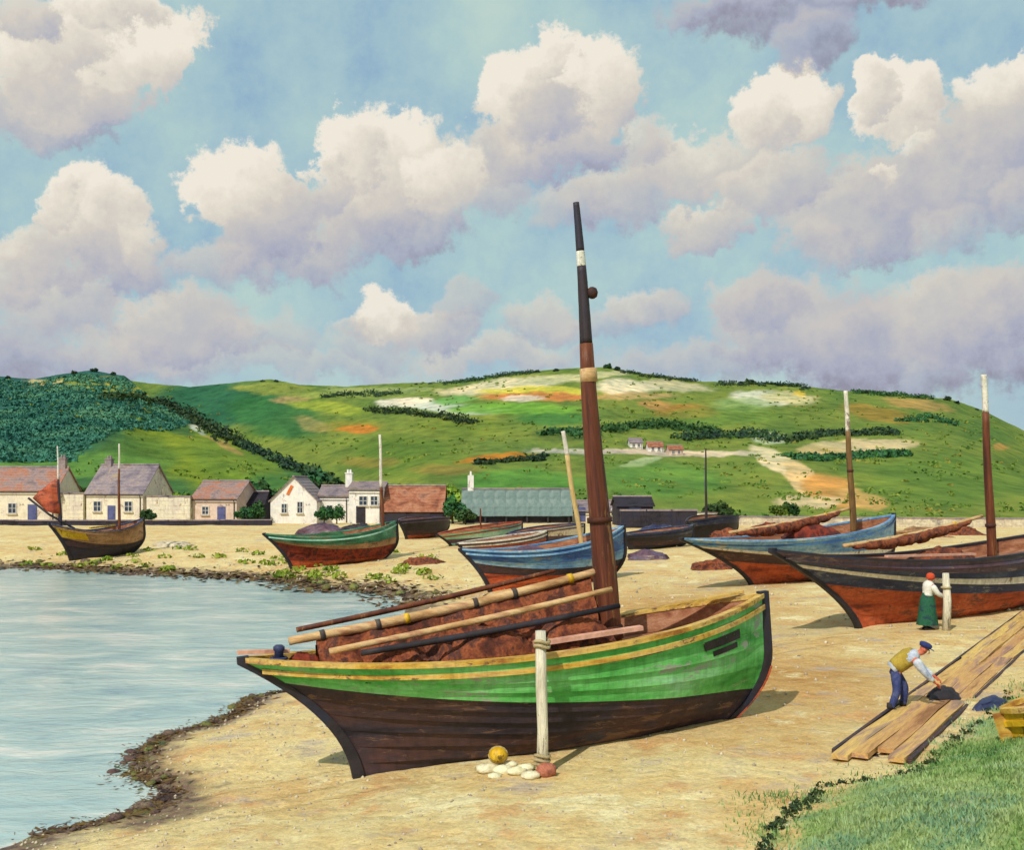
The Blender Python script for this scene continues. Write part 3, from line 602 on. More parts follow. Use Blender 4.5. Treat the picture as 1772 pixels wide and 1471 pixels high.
# the wood on the left slope: one mass of crowns
def wood_mass():
    r = np.random.default_rng(3); parts = []
    for i in range(3600):
        px = r.uniform(-120, 330); yc = float(crestL(px)); py = r.uniform(yc + 6, 800)
        lim = 800 - max(0, px - 120) * .42 + 20 * math.sin(px / 40)
        if py > lim or px > 330: continue
        P = hill_pt('L', px, py); s = r.uniform(.25, .6)
        parts.append(leaf_cloud(18, (s * 2.6, s * 2.6, s * .6), .5, 1000 + i, (P[0], P[1], P[2] + s * .35)))
    V, Fc = merge(parts); o = mesh_np('bracken', V, Fc, M['leafteal'], None, False)
    tag(o, 'low blue green bracken and scrub covering the left hill slope', 'scrub', kind='stuff')
wood_mass()
def scrub_mass():
    r = np.random.default_rng(9); parts = []
    for i in range(3000):
        px = r.uniform(-60, 1830); w = 'L' if px < 640 and r.random() < .6 else 'M'
        cr = crestL if w == 'L' else crestM
        yc = float(cr(px)); 
        if w == 'M' and px < 640 and False: continue
        yb = 893 if w == 'L' else HY + F * 3.6 / float(baseM(px))
        if yb - yc < 12: continue
        py = yc + (yb - yc) * r.random()
        if fbm(np.array([px / 50.]), np.array([py / 20.]), 3, 61)[0] < .04: continue
        P = hill_pt(w, px, py); s = r.uniform(.15, .8)
        parts.append(leaf_cloud(11, (s * 1.4, s * 1.2, s * .6), .30 * (.6 + P[1] / 350), 5000 + i, (P[0], P[1], P[2] + s * .2)))
    V, Fc = merge(parts); o = mesh_np('scrub', V, Fc, M['scrub'], None, False)
    tag(o, 'low gorse and bramble scrub dotted over the hills', 'scrub', kind='stuff')
scrub_mass()
def hedge(which, pts, label, hgt=2.0, wid=1.6, dens=5, m='leafnavy', leaf=.7):
    pts = np.array(pts, float); parts = []; r = np.random.default_rng(int(pts[0, 0]))
    ln = np.concatenate([[0], np.cumsum(np.hypot(*(pts[1:] - pts[:-1]).T))]); n = max(6, int(ln[-1] / 3.0))
    for i, l in enumerate(np.linspace(0, ln[-1], n)):
        px = np.interp(l, ln, pts[:, 0]) + r.normal() * 2; py = np.interp(l, ln, pts[:, 1]) + r.normal() * 2.0
        py = max(py, float((crestL if which == 'L' else crestM)(px)) + 1)
        P = hill_pt(which, px, py); s = r.uniform(.35, 1.25) * (.75 + 1.1 * float(fbm(np.array([px / 14.]), np.array([py / 9.]), 3, 66)[0] + .25))
        if s < .32: continue
        parts.append(leaf_cloud(dens * 8, (wid * s * 1.2, wid * s, hgt * s * .38), leaf * .85, int(px * 7 + i), (P[0], P[1], P[2] + hgt * s * .22)))
    V, Fc = merge(parts); c = V.mean(0); 
    o = mesh_np('hedgerow', V - c, Fc, M[m], None, False); o.location = c
    tag(o, label, 'hedge', 'hedgerows on the hills')
hedge('L', [(272, 698), (300, 712), (330, 726), (365, 745), (400, 764)], 'upper dark hedge running down the ridge of the left hill', 3.4, 3.0)
hedge('L', [(415, 770), (460, 790), (520, 814), (575, 840)], 'lower dark hedge running down the left hill towards the white gable', 2.2, 1.8)
hedge('L', [(190, 690), (240, 690), (262, 700)], 'short hedge just below the left hill crest', 2.4, 2.2, m='leafdark')
hedge('M', [(560, 688), (610, 684), (690, 683)], 'thin dark hedge high above the white gabled cottage', 3.0, 3.0)
hedge('M', [(640, 713), (700, 714), (760, 722), (815, 733)], 'curved dark hedge under the pale field on the main hill', 3.4, 3.2)
hedge('M', [(770, 664), (830, 657), (880, 648), (925, 643)], 'hedge along the hill crest left of the tall mast', 2.2, 3.0)
hedge('M', [(1075, 644), (1130, 652), (1200, 660)], 'hedge along the hill crest right of the tall mast', 2.2, 2.6)
hedge('M', [(1245, 664), (1330, 666), (1395, 670)], 'black green hedge on the crest above the white field', 2.6, 2.6)
hedge('M', [(1480, 679), (1550, 684), (1610, 690)], 'hedge on the crest between the two right masts', 2.0, 2.4, m='leafdark')
hedge('M', [(1045, 745), (1110, 738), (1180, 742), (1240, 748)], 'dark hedge above the hillside hamlet', 3.2, 3.2, m='leafdark')
hedge('M', [(1180, 760), (1250, 756), (1300, 754), (1342, 763)], 'dark hedge above the sandy scar', 3.2, 3.0)
hedge('M', [(1355, 764), (1400, 757), (1470, 750), (1550, 751)], 'dark hedge along the top of the pale field on the right', 2.2, 2.2)
hedge('M', [(1365, 791), (1420, 796), (1480, 791), (1570, 787)], 'green hedge along the bottom of the pale field on the right', 1.8, 1.8, m='leafdark')
hedge('M', [(945, 752), (985, 748), (1020, 755)], 'clump of dark hedge left of the tall mast', 3.0, 3.0, m='leafdark')
hedge('M', [(830, 801), (880, 799), (940, 794)], 'thin dark hedge under the orange field', 1.2, 1.2)
hedge('M', [(1560, 730), (1610, 722), (1650, 735)], 'brown green thicket on the right shoulder of the hill', 2.0, 2.6, m='leafdark')

# ------------------------------------------------------------------ houses
def roof_slab(mb, x0, x1, ye, ze, yr, zr, n, th=.10, along='x'):
    # lapped courses climbing from the eave (ye, ze) to the ridge (yr, zr)
    for i in range(n):
        a, b = i / n, (i + 1.12) / n; b = min(b, 1)
        p0 = (ye + (yr - ye) * a, ze + (zr - ze) * a + th); p1 = (ye + (yr - ye) * b, ze + (zr - ze) * b + th * .55)
        q0 = (p0[0], p0[1] - th); q1 = (p1[0], p1[1] - th * .5)
        pts = [(x0, *p0), (x1, *p0), (x1, *p1), (x0, *p1), (x0, *q0), (x1, *q0), (x1, *q1), (x0, *q1)]
        if along == 'y': pts = [(p[1], p[0], p[2]) for p in pts]
        mb.add(pts, [(0, 1, 2, 3), (7, 6, 5, 4), (0, 4, 5, 1), (1, 5, 6, 2), (2, 6, 7, 3), (3, 7, 4, 0)])
def house(label, px0, px1, Y, d, eave_py, ridge_py, wallm, roofm, ridge='x', wins=(), doors=(), chim=(), rz=0., hip=0., board=None, name='cottage', base_py=None, cat='cottage', z0=None):
    xc = ((px0 + px1) / 2 - CX) / F * Y; w = (px1 - px0) / F * Y; z = gz(xc, Y) if z0 is None else z0
    he = EYE - (eave_py - HY) / F * Y - z; hr = EYE - (ridge_py - HY) / F * (Y + (d / 2 if ridge == 'x' else 0)) - z
    e = empty(name, (xc, Y, z), rz); tag(e, label, cat); h = w / 2; b = MB()
    B0 = -.5
    if ridge == 'x':
        b.add([(-h, 0, B0), (h, 0, B0), (h, d, B0), (-h, d, B0), (-h, 0, he), (h, 0, he), (h, d, he), (-h, d, he), (-h, d / 2, hr), (h, d / 2, hr)],
              [(0, 1, 5, 4), (2, 3, 7, 6), (1, 2, 6, 9, 5), (3, 0, 4, 8, 7)])
    else:
        b.add([(-h, 0, B0), (h, 0, B0), (h, d, B0), (-h, d, B0), (-h, 0, he), (h, 0, he), (h, d, he), (-h, d, he), (0, 0, hr), (0, d, hr)],
              [(0, 1, 5, 8, 4), (2, 3, 7, 9, 6), (1, 2, 6, 5), (3, 0, 4, 7)])
    b.build('wall', wallm, e)
    o = .18
    for s in (0, 1):
        m = MB()
        if ridge == 'x':
            sl_ = (hr - he) / (d / 2); ye, yr = (-o, d / 2) if s == 0 else (d + o, d / 2)
            roof_slab(m, -h - o, h + o, ye, he - o * sl_, yr, hr, 9)
        else:
            sl_ = (hr - he) / h; ye, yr = (-h - o, 0) if s == 0 else (h + o, 0)
            roof_slab(m, -o, d + o, ye, he - o * sl_, yr, hr, 8, along='y')
        rf = m.build('roof', roofm, e)
        if s == 0:
            r_ = MB()
            if ridge == 'x': r_.tube([(-h - o, d / 2, hr + .09), (h + o, d / 2, hr + .09)], .12, 6)
            else: r_.tube([(0, -o, hr + .09), (0, d + o, hr + .09)], .12, 6)
            r_.build('ridge', M['slate'], rf)
            for (u, hh, cm) in chim:
                c_ = MB(); yc = d / 2 if ridge == 'x' else d * .4
                c_.box((-h + u * w, yc, hr + hh / 2 - .2), (.34, .30, hh / 2 + .25)); c_.box((-h + u * w, yc, hr + hh + .06), (.40, .36, .06))
                c_.lathe([(.12, 0), (.10, .35)], 8, (-h + u * w - .12, yc, hr + hh + .1)); c_.lathe([(.12, 0), (.10, .35)], 8, (-h + u * w + .15, yc, hr + hh + .1))
                c_.build('chimney', cm, rf)
    if ridge == 'x' and name == 'cottage':
        MB().tube([(-h - .1, -.24, he - .2), (h + .1, -.24, he - .22)], .055, 6).build('gutter', M['tar2'], e)
        MB().tube([(h - .25, -.2, he - .22), (h - .25, -.07, he - .45), (h - .25, -.07, 0)], .045, 6).build('downpipe', M['tar2'], e)
    for (u, zc, ww, wh) in wins:
        x = -h + u * w; f = MB(); t = .07
        f.box((x - ww / 2, -.03, zc), (t / 2, .05, wh / 2 + t / 2)); f.box((x + ww / 2, -.03, zc), (t / 2, .05, wh / 2 + t / 2))
        f.box((x, -.028, zc + wh / 2), (ww / 2 - t / 2, .047, t / 2)); f.box((x, -.028, zc - wh / 2), (ww / 2 - t / 2, .047, t / 2)); f.box((x, -.022, zc), (.025, .03, wh / 2 - t / 2)); f.box((x, -.024, zc), (ww / 2 - t / 2, .028, .022))
        wo = f.build('window', M['frame'], e)
        MB().box((x, -.008, zc), (ww / 2 - .036, .006, wh / 2 - .036)).build('pane', M['glass'], wo)
        MB().box((x, -.08, zc - wh / 2 - .09), (ww / 2 + .12, .09, .045)).build('sill', M['stone'], wo)
    for (u, ww, wh, dm) in doors:
        x = -h + u * w
        do = MB().box((x, -.03, wh / 2 - .02), (ww / 2, .035, wh / 2)).build('door', dm, e)
        MB().lathe([(.03, 0), (.045, .04), (.02, .08)], 8, (x + ww * .36, -.09, wh * .48)).build('handle', M['iron'], do)
    if board:
        u, zc, ww, wh = board; x = -h + u * w
        MB().box((x, -.04, zc), (ww / 2, .03, wh / 2), Matrix.Rotation(R(28), 3, 'Y')).build('gable_board', M['rednote'], e)
    return e
Yh = 108
house('long cream cottage with mauve slate roof cropped by the left edge', -70, 96, Yh + 1, 6, 848, 810, M['cream'], M['slate2'], wins=[(.30, 1.5, .8, 1.0), (.55, 1.5, .8, 1.0)], doors=[(.76, .9, 1.9, M['bluedoor'])], chim=[(.95, .9, M['slate'])])
house('tall cream cottage with steep purple slate roof behind the two masted boat', 146, 250, Yh + 1, 6.5, 853, 806, M['cream'], M['slate'], wins=[(.75, 1.7, .8, 1.0), (.20, 1.7, .8, 1.0)], doors=[(.45, .8, 1.8, M['bluedoor'])], chim=[(.12, .6, M['slate'])], rz=R(-8))
house('low pinkish cottage with grey mauve roof right of the cream wall', 330, 412, Yh + 1, 5.5, 862, 834, M['pinkw'], M['slate2'], wins=[(.3, 1.3, .7, .8)], doors=[(.66, .85, 1.7, M['bluedoor'])], rz=R(-10))
house('black tarred lean shed between the pink cottage and the white gable', 417, 456, Yh + 3, 3.5, 872, 852, M['dark'], M['dark'], doors=[(.5, 1.0, 1.7, M['tar2'])], name='shed', cat='shed')
house('white gabled cottage with blue slate roof and an orange board in its gable', 468, 548, Yh, 7, 866, 826, M['limew'], M['slate'], ridge='y', wins=[(.64, 1.6, .55, 1.1), (.3, 1.5, .55, .9)], doors=[], board=(.42, 3.3, .28, 1.0))
house('small plain white cottage with one chimney between two gables', 552, 604, Yh + 2, 5, 858, 842, M['limew'], M['slate'], wins=[(.35, 1.4, .6, .8)], chim=[(.88, 1.3, M['limew'])])
house('square white house with low roof and dark windows', 604, 662, Yh, 6, 846, 836, M['limew'], M['slate'], wins=[(.42, 2.2, .8, .9), (.75, 2.2, .7, .9)], doors=[(.35, .9, 1.7, M['dark'])])
house('open boat shed with brown pantile roof and dark front', 662, 766, Yh - .5, 6, 884, 842, M['dark'], M['brownroof'], doors=[(.22, 2.0, 1.25, M['tar2']), (.62, 2.0, 1.25, M['tar2'])], name='boat_shed', cat='shed')
house('small white cottage half hidden behind the tall mast', 990, 1076, Yh + 4, 5, 884, 868, M['cream'], M['slate'], wins=[(.85, 1.0, .6, .7)], doors=[(.2, .7, 1.5, M['bluedoor'])])
house('black tarred net loft right of the tall mast', 1068, 1130, Yh - 6, 5, 876, 861, M['dark'], M['dark'], doors=[(.5, 1.1, 1.9, M['navy'])], name='net_loft', cat='shed')
def tin_shed():
    Y = Yh; xc = ((800 + 988) / 2 - CX) / F * Y; w = 188 / F * Y; z = gz(xc, Y); e = empty('long_shed', (xc, Y, z)); h = w / 2
    tag(e, 'long shed with grey green sheet metal roof and dark open front', 'shed')
    he = EYE - (892 - HY) / F * Y - z; hr = EYE - (848 - HY) / F * (Y + 3.5) - z
    MB().add([(-h, .6, -.5), (h, .6, -.5), (h, 7, -.5), (-h, 7, -.5), (-h, .6, he), (h, .6, he), (h, 7, he), (-h, 7, he), (-h, 3.5, hr), (h, 3.5, hr)], [(0, 1, 5, 4), (2, 3, 7, 6), (1, 2, 6, 9, 5), (3, 0, 4, 8, 7)]).build('wall', M['dark'], e)
    n = 10; pw = (w + .4) / n
    for s in (0, 1):
        m = MB(); k = 18; ye, yr = (0.1, 3.5) if s == 0 else (7.4, 3.5)
        vs = []
        for i in range(k + 1):
            x = -pw / 2 + pw * i / k; dz = .045 * math.cos(i * math.pi)
            vs += [(x, ye, he - .1 + dz), (x, yr, hr + .05 + dz)]
        m.add(vs, [(2 * i, 2 * i + 2, 2 * i + 3, 2 * i + 1) for i in range(k)])
        first = None
        for i in range(n):
            if first is None: o = m.build('roof_panel', M['tin'], e); first = o
            else: o = first.copy(); COL.objects.link(o); o.parent = e
            o.location = (-h - .2 + pw * (i + .5), 0, .012 * (i % 2) + random.uniform(0, .02)); o.rotation_euler = (0, 0, random.uniform(-.006, .006))
    for i in range(6): MB().box((-h + .2 + (w - .4) * i / 5, .3, he / 2 - .3), (.09, .09, he / 2 + .2)).build('post', M['tar2'], e)
    MB().tube([(-h - .2, 3.5, hr + .1), (h + .2, 3.5, hr + .1)], .12, 6).build('ridge', M['slate'], e)
    c = MB().box((-h + .7, 3.6, hr + .6), (.3, .28, .9)); c.lathe([(.12, 0), (.10, .4)], 8, (-h + .7, 3.6, hr + 1.5)); c.build('chimney', M['limew'], e)
tin_shed()
# hamlet on the hillside
for (x0, x1, ye, yr, wm, rm, lab) in [(1090, 1112, 766, 759, 'limew', 'slate', 'tiny white cottage with blue grey roof in the hillside hamlet'), (1122, 1148, 773, 765, 'limew', 'brownroof', 'tiny white cottage with red brown roof in the hillside hamlet'), (1158, 1182, 778, 771, 'pinkw', 'brownroof', 'tiny pink cottage with low red roof in the hillside hamlet')]:
    P = hill_pt('M', (x0 + x1) / 2, yr + 17); house(lab, x0, x1, float(P[1]), 5, ye, yr, M[wm], M[rm], wins=[(.3, 1.0, .6, .7), (.7, 1.0, .6, .7)], z0=float(P[2]) - .3)

# harbour walls: coursed stones joined as one part each, with a coping
def stone_wall(label, pts, hgt, thick=.7, m='stone', cop=.16, off=0.):
    pts = [Vector((p[0], p[1], gz(p[0], p[1]))) for p in pts]; c = sum(pts, Vector()) / len(pts); e = empty('harbour_wall', c); tag(e, label, 'wall'); st = MB(); cp = MB(); r = random.Random(len(label))
    for a, b in zip(pts[:-1], pts[1:]):
        d = b - a; L = d.xy.length; ux = Vector((d.x, d.y, 0)).normalized(); rot = Matrix.Rotation(math.atan2(ux.y, ux.x), 3, 'Z'); zb = min(a.z, b.z) - .3
        nc = max(2, int((hgt + .3) / .38)); hc = (hgt + .3) / nc
        for k in range(nc):
            x = -r.uniform(0, .4)
            while x < L:
                l = r.uniform(.5, 1.1); x1 = min(x + l, L); x0 = max(x, 0)
                if x1 - x0 > .05: st.box(a - c + ux * ((x0 + x1) / 2) + Vector((0, 0, zb - a.z + hc * (k + .5))), ((x1 - x0) / 2 - .006, thick / 2 + r.uniform(0, .05), hc / 2 - .006), rot)
                x += l
        st.box(a - c + d * .5 + Vector((0, 0, zb - (a.z + b.z) / 2 + (hgt + .3) / 2)), (L / 2 - .01, thick / 2 - .02, (hgt + .3) / 2 - .02), rot)
        cp.box(a - c + d * .5 + Vector((0, 0, zb - (a.z + b.z) / 2 + hgt + .3 + cop / 2)), (L / 2 + .05, thick / 2 + .08, cop / 2 - .004), rot)
    o = st.build('stonework', M[m], e); o['kind'] = 'stuff'; cp.build('coping', M['slate'], e)
def line(px0, px1, Y0, Y1, n=6): return [((px0 + (px1 - px0) * i / n - CX) / F * (Y0 + (Y1 - Y0) * i / n), Y0 + (Y1 - Y0) * i / n) for i in range(n + 1)]
stone_wall('low dark coped quay wall in front of the left cottages', line(-60, 470, 104.0, 104.0), .45, .6, 'dark', .1)
stone_wall('cream garden wall between the purple roofed and pink cottages', line(255, 330, 109, 109, 2), 2.6, .5, 'cream')
stone_wall('cream garden wall left of the tall purple roofed cottage', line(97, 146, 110, 110, 2), 2.9, .5, 'cream')
stone_wall('low cream sea wall right of the black net loft', line(1135, 1240, 108, 108, 3), 1.0, .7, 'cream', .1)
stone_wall('dark tarred quay wall behind the far boats', line(1074, 1205, 97, 97, 3), 1.5, .8, 'dark')
stone_wall('long pale stone sea wall under the right hill', line(1262, 1860, 104, 96, 8), .75, .8, 'stone', .12)

# ------------------------------------------------------------------ boats
def proj(P): return (CX + F * P.x / P.y, HY - F * (P.z - EYE) / P.y)
class Hull: pass
def make_boat(name, label, heel, fore, tip, bow, Dm, B, tops, bottoms, vb, rail='ochre', deckm='deck', post='tar2', rub='ochre', cat='fishing boat', group=None, nt=36, sink=.08, roll=0., deckdrop=.34, full=.42, rows=3, rake=1.55):
    h = G(*heel); f = G(*fore); h.z -= sink; f.z -= sink
    u = (f - h); Lk = u.length; u.normalize(); side = Vector((-u.y, u.x, 0)).normalized(); up = u.cross(side)
    rot = Matrix((u, side, up)).transposed() @ Matrix.Rotation(roll, 3, 'X')
    mw = Matrix.Translation(h) @ rot.to_4x4()
    e = empty(name); e.matrix_world = mw; tag(e, label, cat, group)
    nrm = side
    def axis(px, py):                        # point of the boat's centre plane seen at that pixel, in boat coordinates
        rd = Vector(((px - CX) / F, 1, -(py - HY) / F)); o = Vector((0, 0, EYE)); t = (h - o).dot(nrm) / rd.dot(nrm)
        return mw.inverted() @ (o + rd * t)
    tp, bw = axis(*tip), axis(*bow); ov = -tp.x; S0, S1 = tp.z, bw.z; fx = bw.x - Lk
    def S(t): return S0 * (2 * t * t - 3 * t + 1) + Dm * (4 * t - 4 * t * t) + S1 * (2 * t * t - t)
    def xs(v): return -ov * max(v, 0.) ** rake
    def xb(v): return Lk - .45 + (fx + .45) * (1 - (1 - min(v / .6, 1)) ** 2.2)
    def Wd(t): return .05 + .95 * (1 - (1 - t / .52) ** 2.1) if t < .52 else .03 + .97 * (1 - ((t - .52) / .48) ** 2.5)
    def pw(t): return full + .75 * max(0, 1 - t / .38) ** 1.5 + .5 * max(0, (t - .68) / .32) ** 1.6
    def pt(t, v, sd=-1, off=0., inn=0.):
        v = max(v, 0.)
        return Vector((xs(v) + (xb(v) - xs(v)) * t, sd * max(.035, B / 2 * Wd(t) * max(v, 1e-4) ** pw(t) + off - inn), S(t) * v))
    ts = [0.5 - 0.5 * math.cos(math.pi * i / nt) for i in range(nt + 1)]; ts = [.55 * a + .45 * i / nt for i, a in enumerate(ts)]
    nb, ntp = len(bottoms), len(tops)
    vbf = lambda t: vb[0] * (2 * t * t - 3 * t + 1) + vb[1] * (4 * t - 4 * t * t) + vb[2] * (2 * t * t - t)
    lap = .045 if Dm > 1.8 else .03
    for sd in (-1, 1):
        for k in range(nb + ntp):
            m = MB(); vs = []; fs = []
            mt = bottoms[k] if k < nb else tops[k - nb]
            for t in ts:
                b_ = vbf(t)
                v0, v1 = (b_ * k / nb, b_ * (k + 1) / nb) if k < nb else (b_ + (1 - b_) * (k - nb) / ntp, b_ + (1 - b_) * (k - nb + 1) / ntp)
                vs.append(pt(t, v0, sd, 0))
                for j in range(rows + 1):
                    ff = j / rows; vs.append(pt(t, v0 + (v1 - v0) * ff, sd, lap * (1 - ff) * min(1, t * 9, (1 - t) * 9)))
            c = rows + 2
            for i in range(len(ts) - 1):
                for j in range(c - 1):
                    q = (i * c + j, i * c + j + 1, (i + 1) * c + j + 1, (i + 1) * c + j); fs.append(q if sd > 0 else q[::-1])
            o = m.add(vs, fs).build('strake', M[mt], e, True)
            o.data.set_sharp_from_angle(angle=R(40))
    # inner bulwark and deck
    for sd in (-1, 1):
        m = MB(); vs = []
        for t in ts:
            for v in (1.0, max(.3, 1 - (deckdrop + .12) / S(t))): vs.append(pt(t, v, sd, 0, .09))
        m.add(vs, [(2 * i, 2 * i + 1, 2 * i + 3, 2 * i + 2) if sd < 0 else (2 * i + 2, 2 * i + 3, 2 * i + 1, 2 * i) for i in range(len(ts) - 1)]).build('bulwark', M[deckm], e)
        g = MB(); gv = []
        for t in ts:
            p = pt(t, 1.0, sd)
            for (dy, dz) in ((.055, 0), (.055, .075), (-.11, .075), (-.11, 0)):
                gv.append(Vector((p.x, sd * max(.0 if dy < 0 else .04, abs(p.y) + dy), p.z + dz)))
        gf = []
        for i in range(len(ts) - 1):
            for j in range(4):
                q = (i * 4 + j, i * 4 + (j + 1) % 4, (i + 1) * 4 + (j + 1) % 4, (i + 1) * 4 + j); gf.append(q[::-1] if sd > 0 else q)
        g.add(gv, gf).build('gunwale', M[rail], e)
        rb_ = MB(); gv = []; gf2 = []
        for t in ts:
            v = 1 - .16 / S(t); p = pt(t, v, sd)
            for (dy, dz) in ((.0, -.05), (.065, -.04), (.065, .04), (.0, .05)): gv.append(Vector((p.x, p.y + sd * dy, p.z + dz)))
        rb_.add(gv, gf).build('rubbing_strake', M[rub], e)
    dm = MB(); dv = []; nc = 7
    for t in ts[1:-1]:
        v = 1 - deckdrop / S(t); p = pt(t, v, 1, 0, .05)
        for k in range(nc):
            f_ = k / (nc - 1) * 2 - 1; dv.append((p.x, p.y * f_, p.z + .07 * (1 - f_ * f_)))
    n_ = len(ts) - 2
    dm.add(dv, [(i * nc + k, (i + 1) * nc + k, (i + 1) * nc + k + 1, i * nc + k + 1) for i in range(n_ - 1) for k in range(nc - 1)]).build('deck', M[deckm], e)
    # posts and keel
    def post_mesh(xf, t, out, w, top):
        m = MB(); vs = []; vv = [i / 14 for i in range(15)] + [1 + top]
        for v in vv:
            x = xf(min(v, 1.)); z = S(t) * v
            for (dx, dy) in ((-.06 * out, -w), (.12 * out, -w * .8), (.12 * out, w * .8), (-.06 * out, w)): vs.append((x + dx, dy, z - .02))
        n = len(vv); fs = [(i * 4 + j, i * 4 + (j + 1) % 4, (i + 1) * 4 + (j + 1) % 4, (i + 1) * 4 + j) for i in range(n - 1) for j in range(4)] + [(0, 1, 2, 3), tuple(range(n * 4 - 4, n * 4))]
        return m.add(vs, fs)
    post_mesh(xs, 0, -1, .085, .05).build('sternpost', M[post], e)
    post_mesh(xb, 1, 1, .075, .06).build('stem', M[post], e)
    MB().box(((Lk - .45) / 2, 0, -.06), ((Lk - .45) / 2, .075, .10)).build('keel', M[post], e)
    H = Hull(); H.e = e; H.mw = mw; H.axis = axis; H.pt = pt; H.S = S; H.L = Lk; H.ov = ov; H.fx = fx; H.vbf = vbf; H.B = B; H.deckdrop = deckdrop
    H.w = lambda x, y, z: mw @ Vector((x, y, z))
    H.t_at = lambda x: min(1, max(0, (x + ov) / (Lk + ov + fx)))
    H.deckz = lambda x: S(H.t_at(x)) - deckdrop + .05
    return H
def mast(H, base_px, top_px, r0, r1, m='mast', heads=(), bands=(), block=None, name='mast'):
    a = H.axis(*base_px); b = H.axis(*top_px); d = b - a; a2 = a - d * ((a.z - (H.deckz(a.x) - .1)) / d.z)
    full_ = b - a2; n = 14; cuts = [0.] + [hh[0] for hh in heads] + [1.]
    r = lambda s: r0 + (r1 - r0) * s ** 1.1
    root = None
    for k in range(len(cuts) - 1):
        s0, s1 = cuts[k], cuts[k + 1]
        pts = [a2 + full_ * (s0 + (s1 - s0) * i / n) + Vector((math.sin((s0 + (s1 - s0) * i / n) * 9) * .02, 0, 0)) for i in range(n + 1)]
        rs = [r(s0 + (s1 - s0) * i / n) * (1 if k == 0 else .96) for i in range(n + 1)]
        o = MB().tube(pts, rs, 12, jit=.015).build(name if k == 0 else 'masthead', M[m if k == 0 else heads[k - 1][1]], H.e, True)
        if k == 0: root = o
        else: o.parent = root
    for (s, m2, wd) in bands:
        c = a2 + full_ * s; dd = full_.normalized()
        MB().tube([c - dd * wd, c - dd * wd * .9, c + dd * wd * .9, c + dd * wd], [r(s) * 1.02, r(s) * 1.16, r(s) * 1.16, r(s) * 1.02], 12).build('mast_band', M[m2], root, True)
    if block:
        s, dx, sz = block; c = a2 + full_ * s + Vector((dx, -.05, 0))
        MB().lathe([(.3 * sz, -sz), (.8 * sz, -.7 * sz), (sz, 0), (.8 * sz, .7 * sz), (.3 * sz, sz)], 10, c).build('block', M['iron'], root, True)
    H.mast = (a2, full_); return root
def heap(name, label, cat, W, rx, ry, h, rot, m, seed=0, group=None, lump=.35, nu=26, nv=9, freq=2.2):
    e = MB(); vs = []; fs = []
    for j in range(nv + 1):
        for i in range(nu):
            a = 6.28319 * i / nu; rr = (1 - j / nv) ** .8
            k = 1 + lump * float(fbm(np.array([math.cos(a) * freq * (1.2 - .5 * j / nv) + seed]), np.array([math.sin(a) * freq + j * .5]), 3, seed)[0]) * 2
            zz = h * (1 - rr ** 2.0) ** .7 * (1 + lump * 1.5 * float(fbm(np.array([math.cos(a) * freq * rr * 1.7 + 9]), np.array([math.sin(a) * freq * rr * 1.7 + seed]), 3, seed + 3)[0]))
            vs.append((rx * rr * k * math.cos(a), ry * rr * k * math.sin(a), zz - .03))
    for j in range(nv):
        for i in range(nu): fs.append((j * nu + i, j * nu + (i + 1) % nu, (j + 1) * nu + (i + 1) % nu, (j + 1) * nu + i))
    e.add(vs, fs); o = e.build(name, M[m], None, True); o.location = W; o.rotation_euler = (0, 0, rot)
    return tag(o, label, cat, group)
def furled(H, label, p0, p1, r_spar, r_sail, m='rust', yoff=0., sparm='spar', nl=7, sail=(.06, .9)):
    """yard lying along a boat with its brown sail bundled under it; p0, p1 are pixels on the boat's centre plane"""
    a, b = H.axis(*p0), H.axis(*p1); a.y = b.y = yoff; A, Bv = H.mw @ a, H.mw @ b
    e = empty('furled_sail', A); tag(e, label, 'sail'); d = Bv - A; n = 26
    pts = [d * (i / n) + Vector((0, 0, -.10 * math.sin(math.pi * i / n))) for i in range(n + 1)]
    sp = MB().tube(pts, [r_spar * (.7 + .3 * math.sin(math.pi * min(1, .15 + i / n * .8))) for i in range(n + 1)], 10).build('yard', M[sparm], e, True)
    r = random.Random(len(label)); vs = []; k = 14; fs = []; s0, s1 = sail; nn = 34
    sdv = Vector((-d.y, d.x, 0)).normalized()
    for i in range(nn + 1):
        s = s0 + (s1 - s0) * i / nn; c = d * s + Vector((0, 0, -.10 * math.sin(math.pi * s))); fat = r_sail * (.35 + .65 * math.sin(math.pi * (i / nn)) ** .5) * (1 - .22 * (abs((i / nn * nl) % 1 - .5) < .12))
        for j in range(k):
            an = 6.28319 * j / k; q = fat * (1 + .38 * float(fbm(np.array([i * .45]), np.array([j * .9 + 3]), 3, 77)[0]) * 2)
            vs.append(c + sdv * (math.cos(an) * q * 1.25) + Vector((0, 0, math.sin(an) * q - fat * .75)))
    for i in range(nn):
        for j in range(k): fs.append((i * k + j, i * k + (j + 1) % k, (i + 1) * k + (j + 1) % k, (i + 1) * k + j))
    fs += [tuple(range(k - 1, -1, -1)), tuple(range(nn * k, nn * k + k))]
    MB().add(vs, fs).build('sail', M[m], e, True)
    for i in range(1, nl):
        s = s0 + (s1 - s0) * i / nl; c = d * s + Vector((0, 0, -.10 * math.sin(math.pi * s))); dn = d.normalized()
        MB().tube([c - dn * .035, c + dn * .035], [r_spar * 1.18] * 2, 10).build('lashing', M['yellow' if i % 3 == 0 else 'rope'], sp, True)
    return e

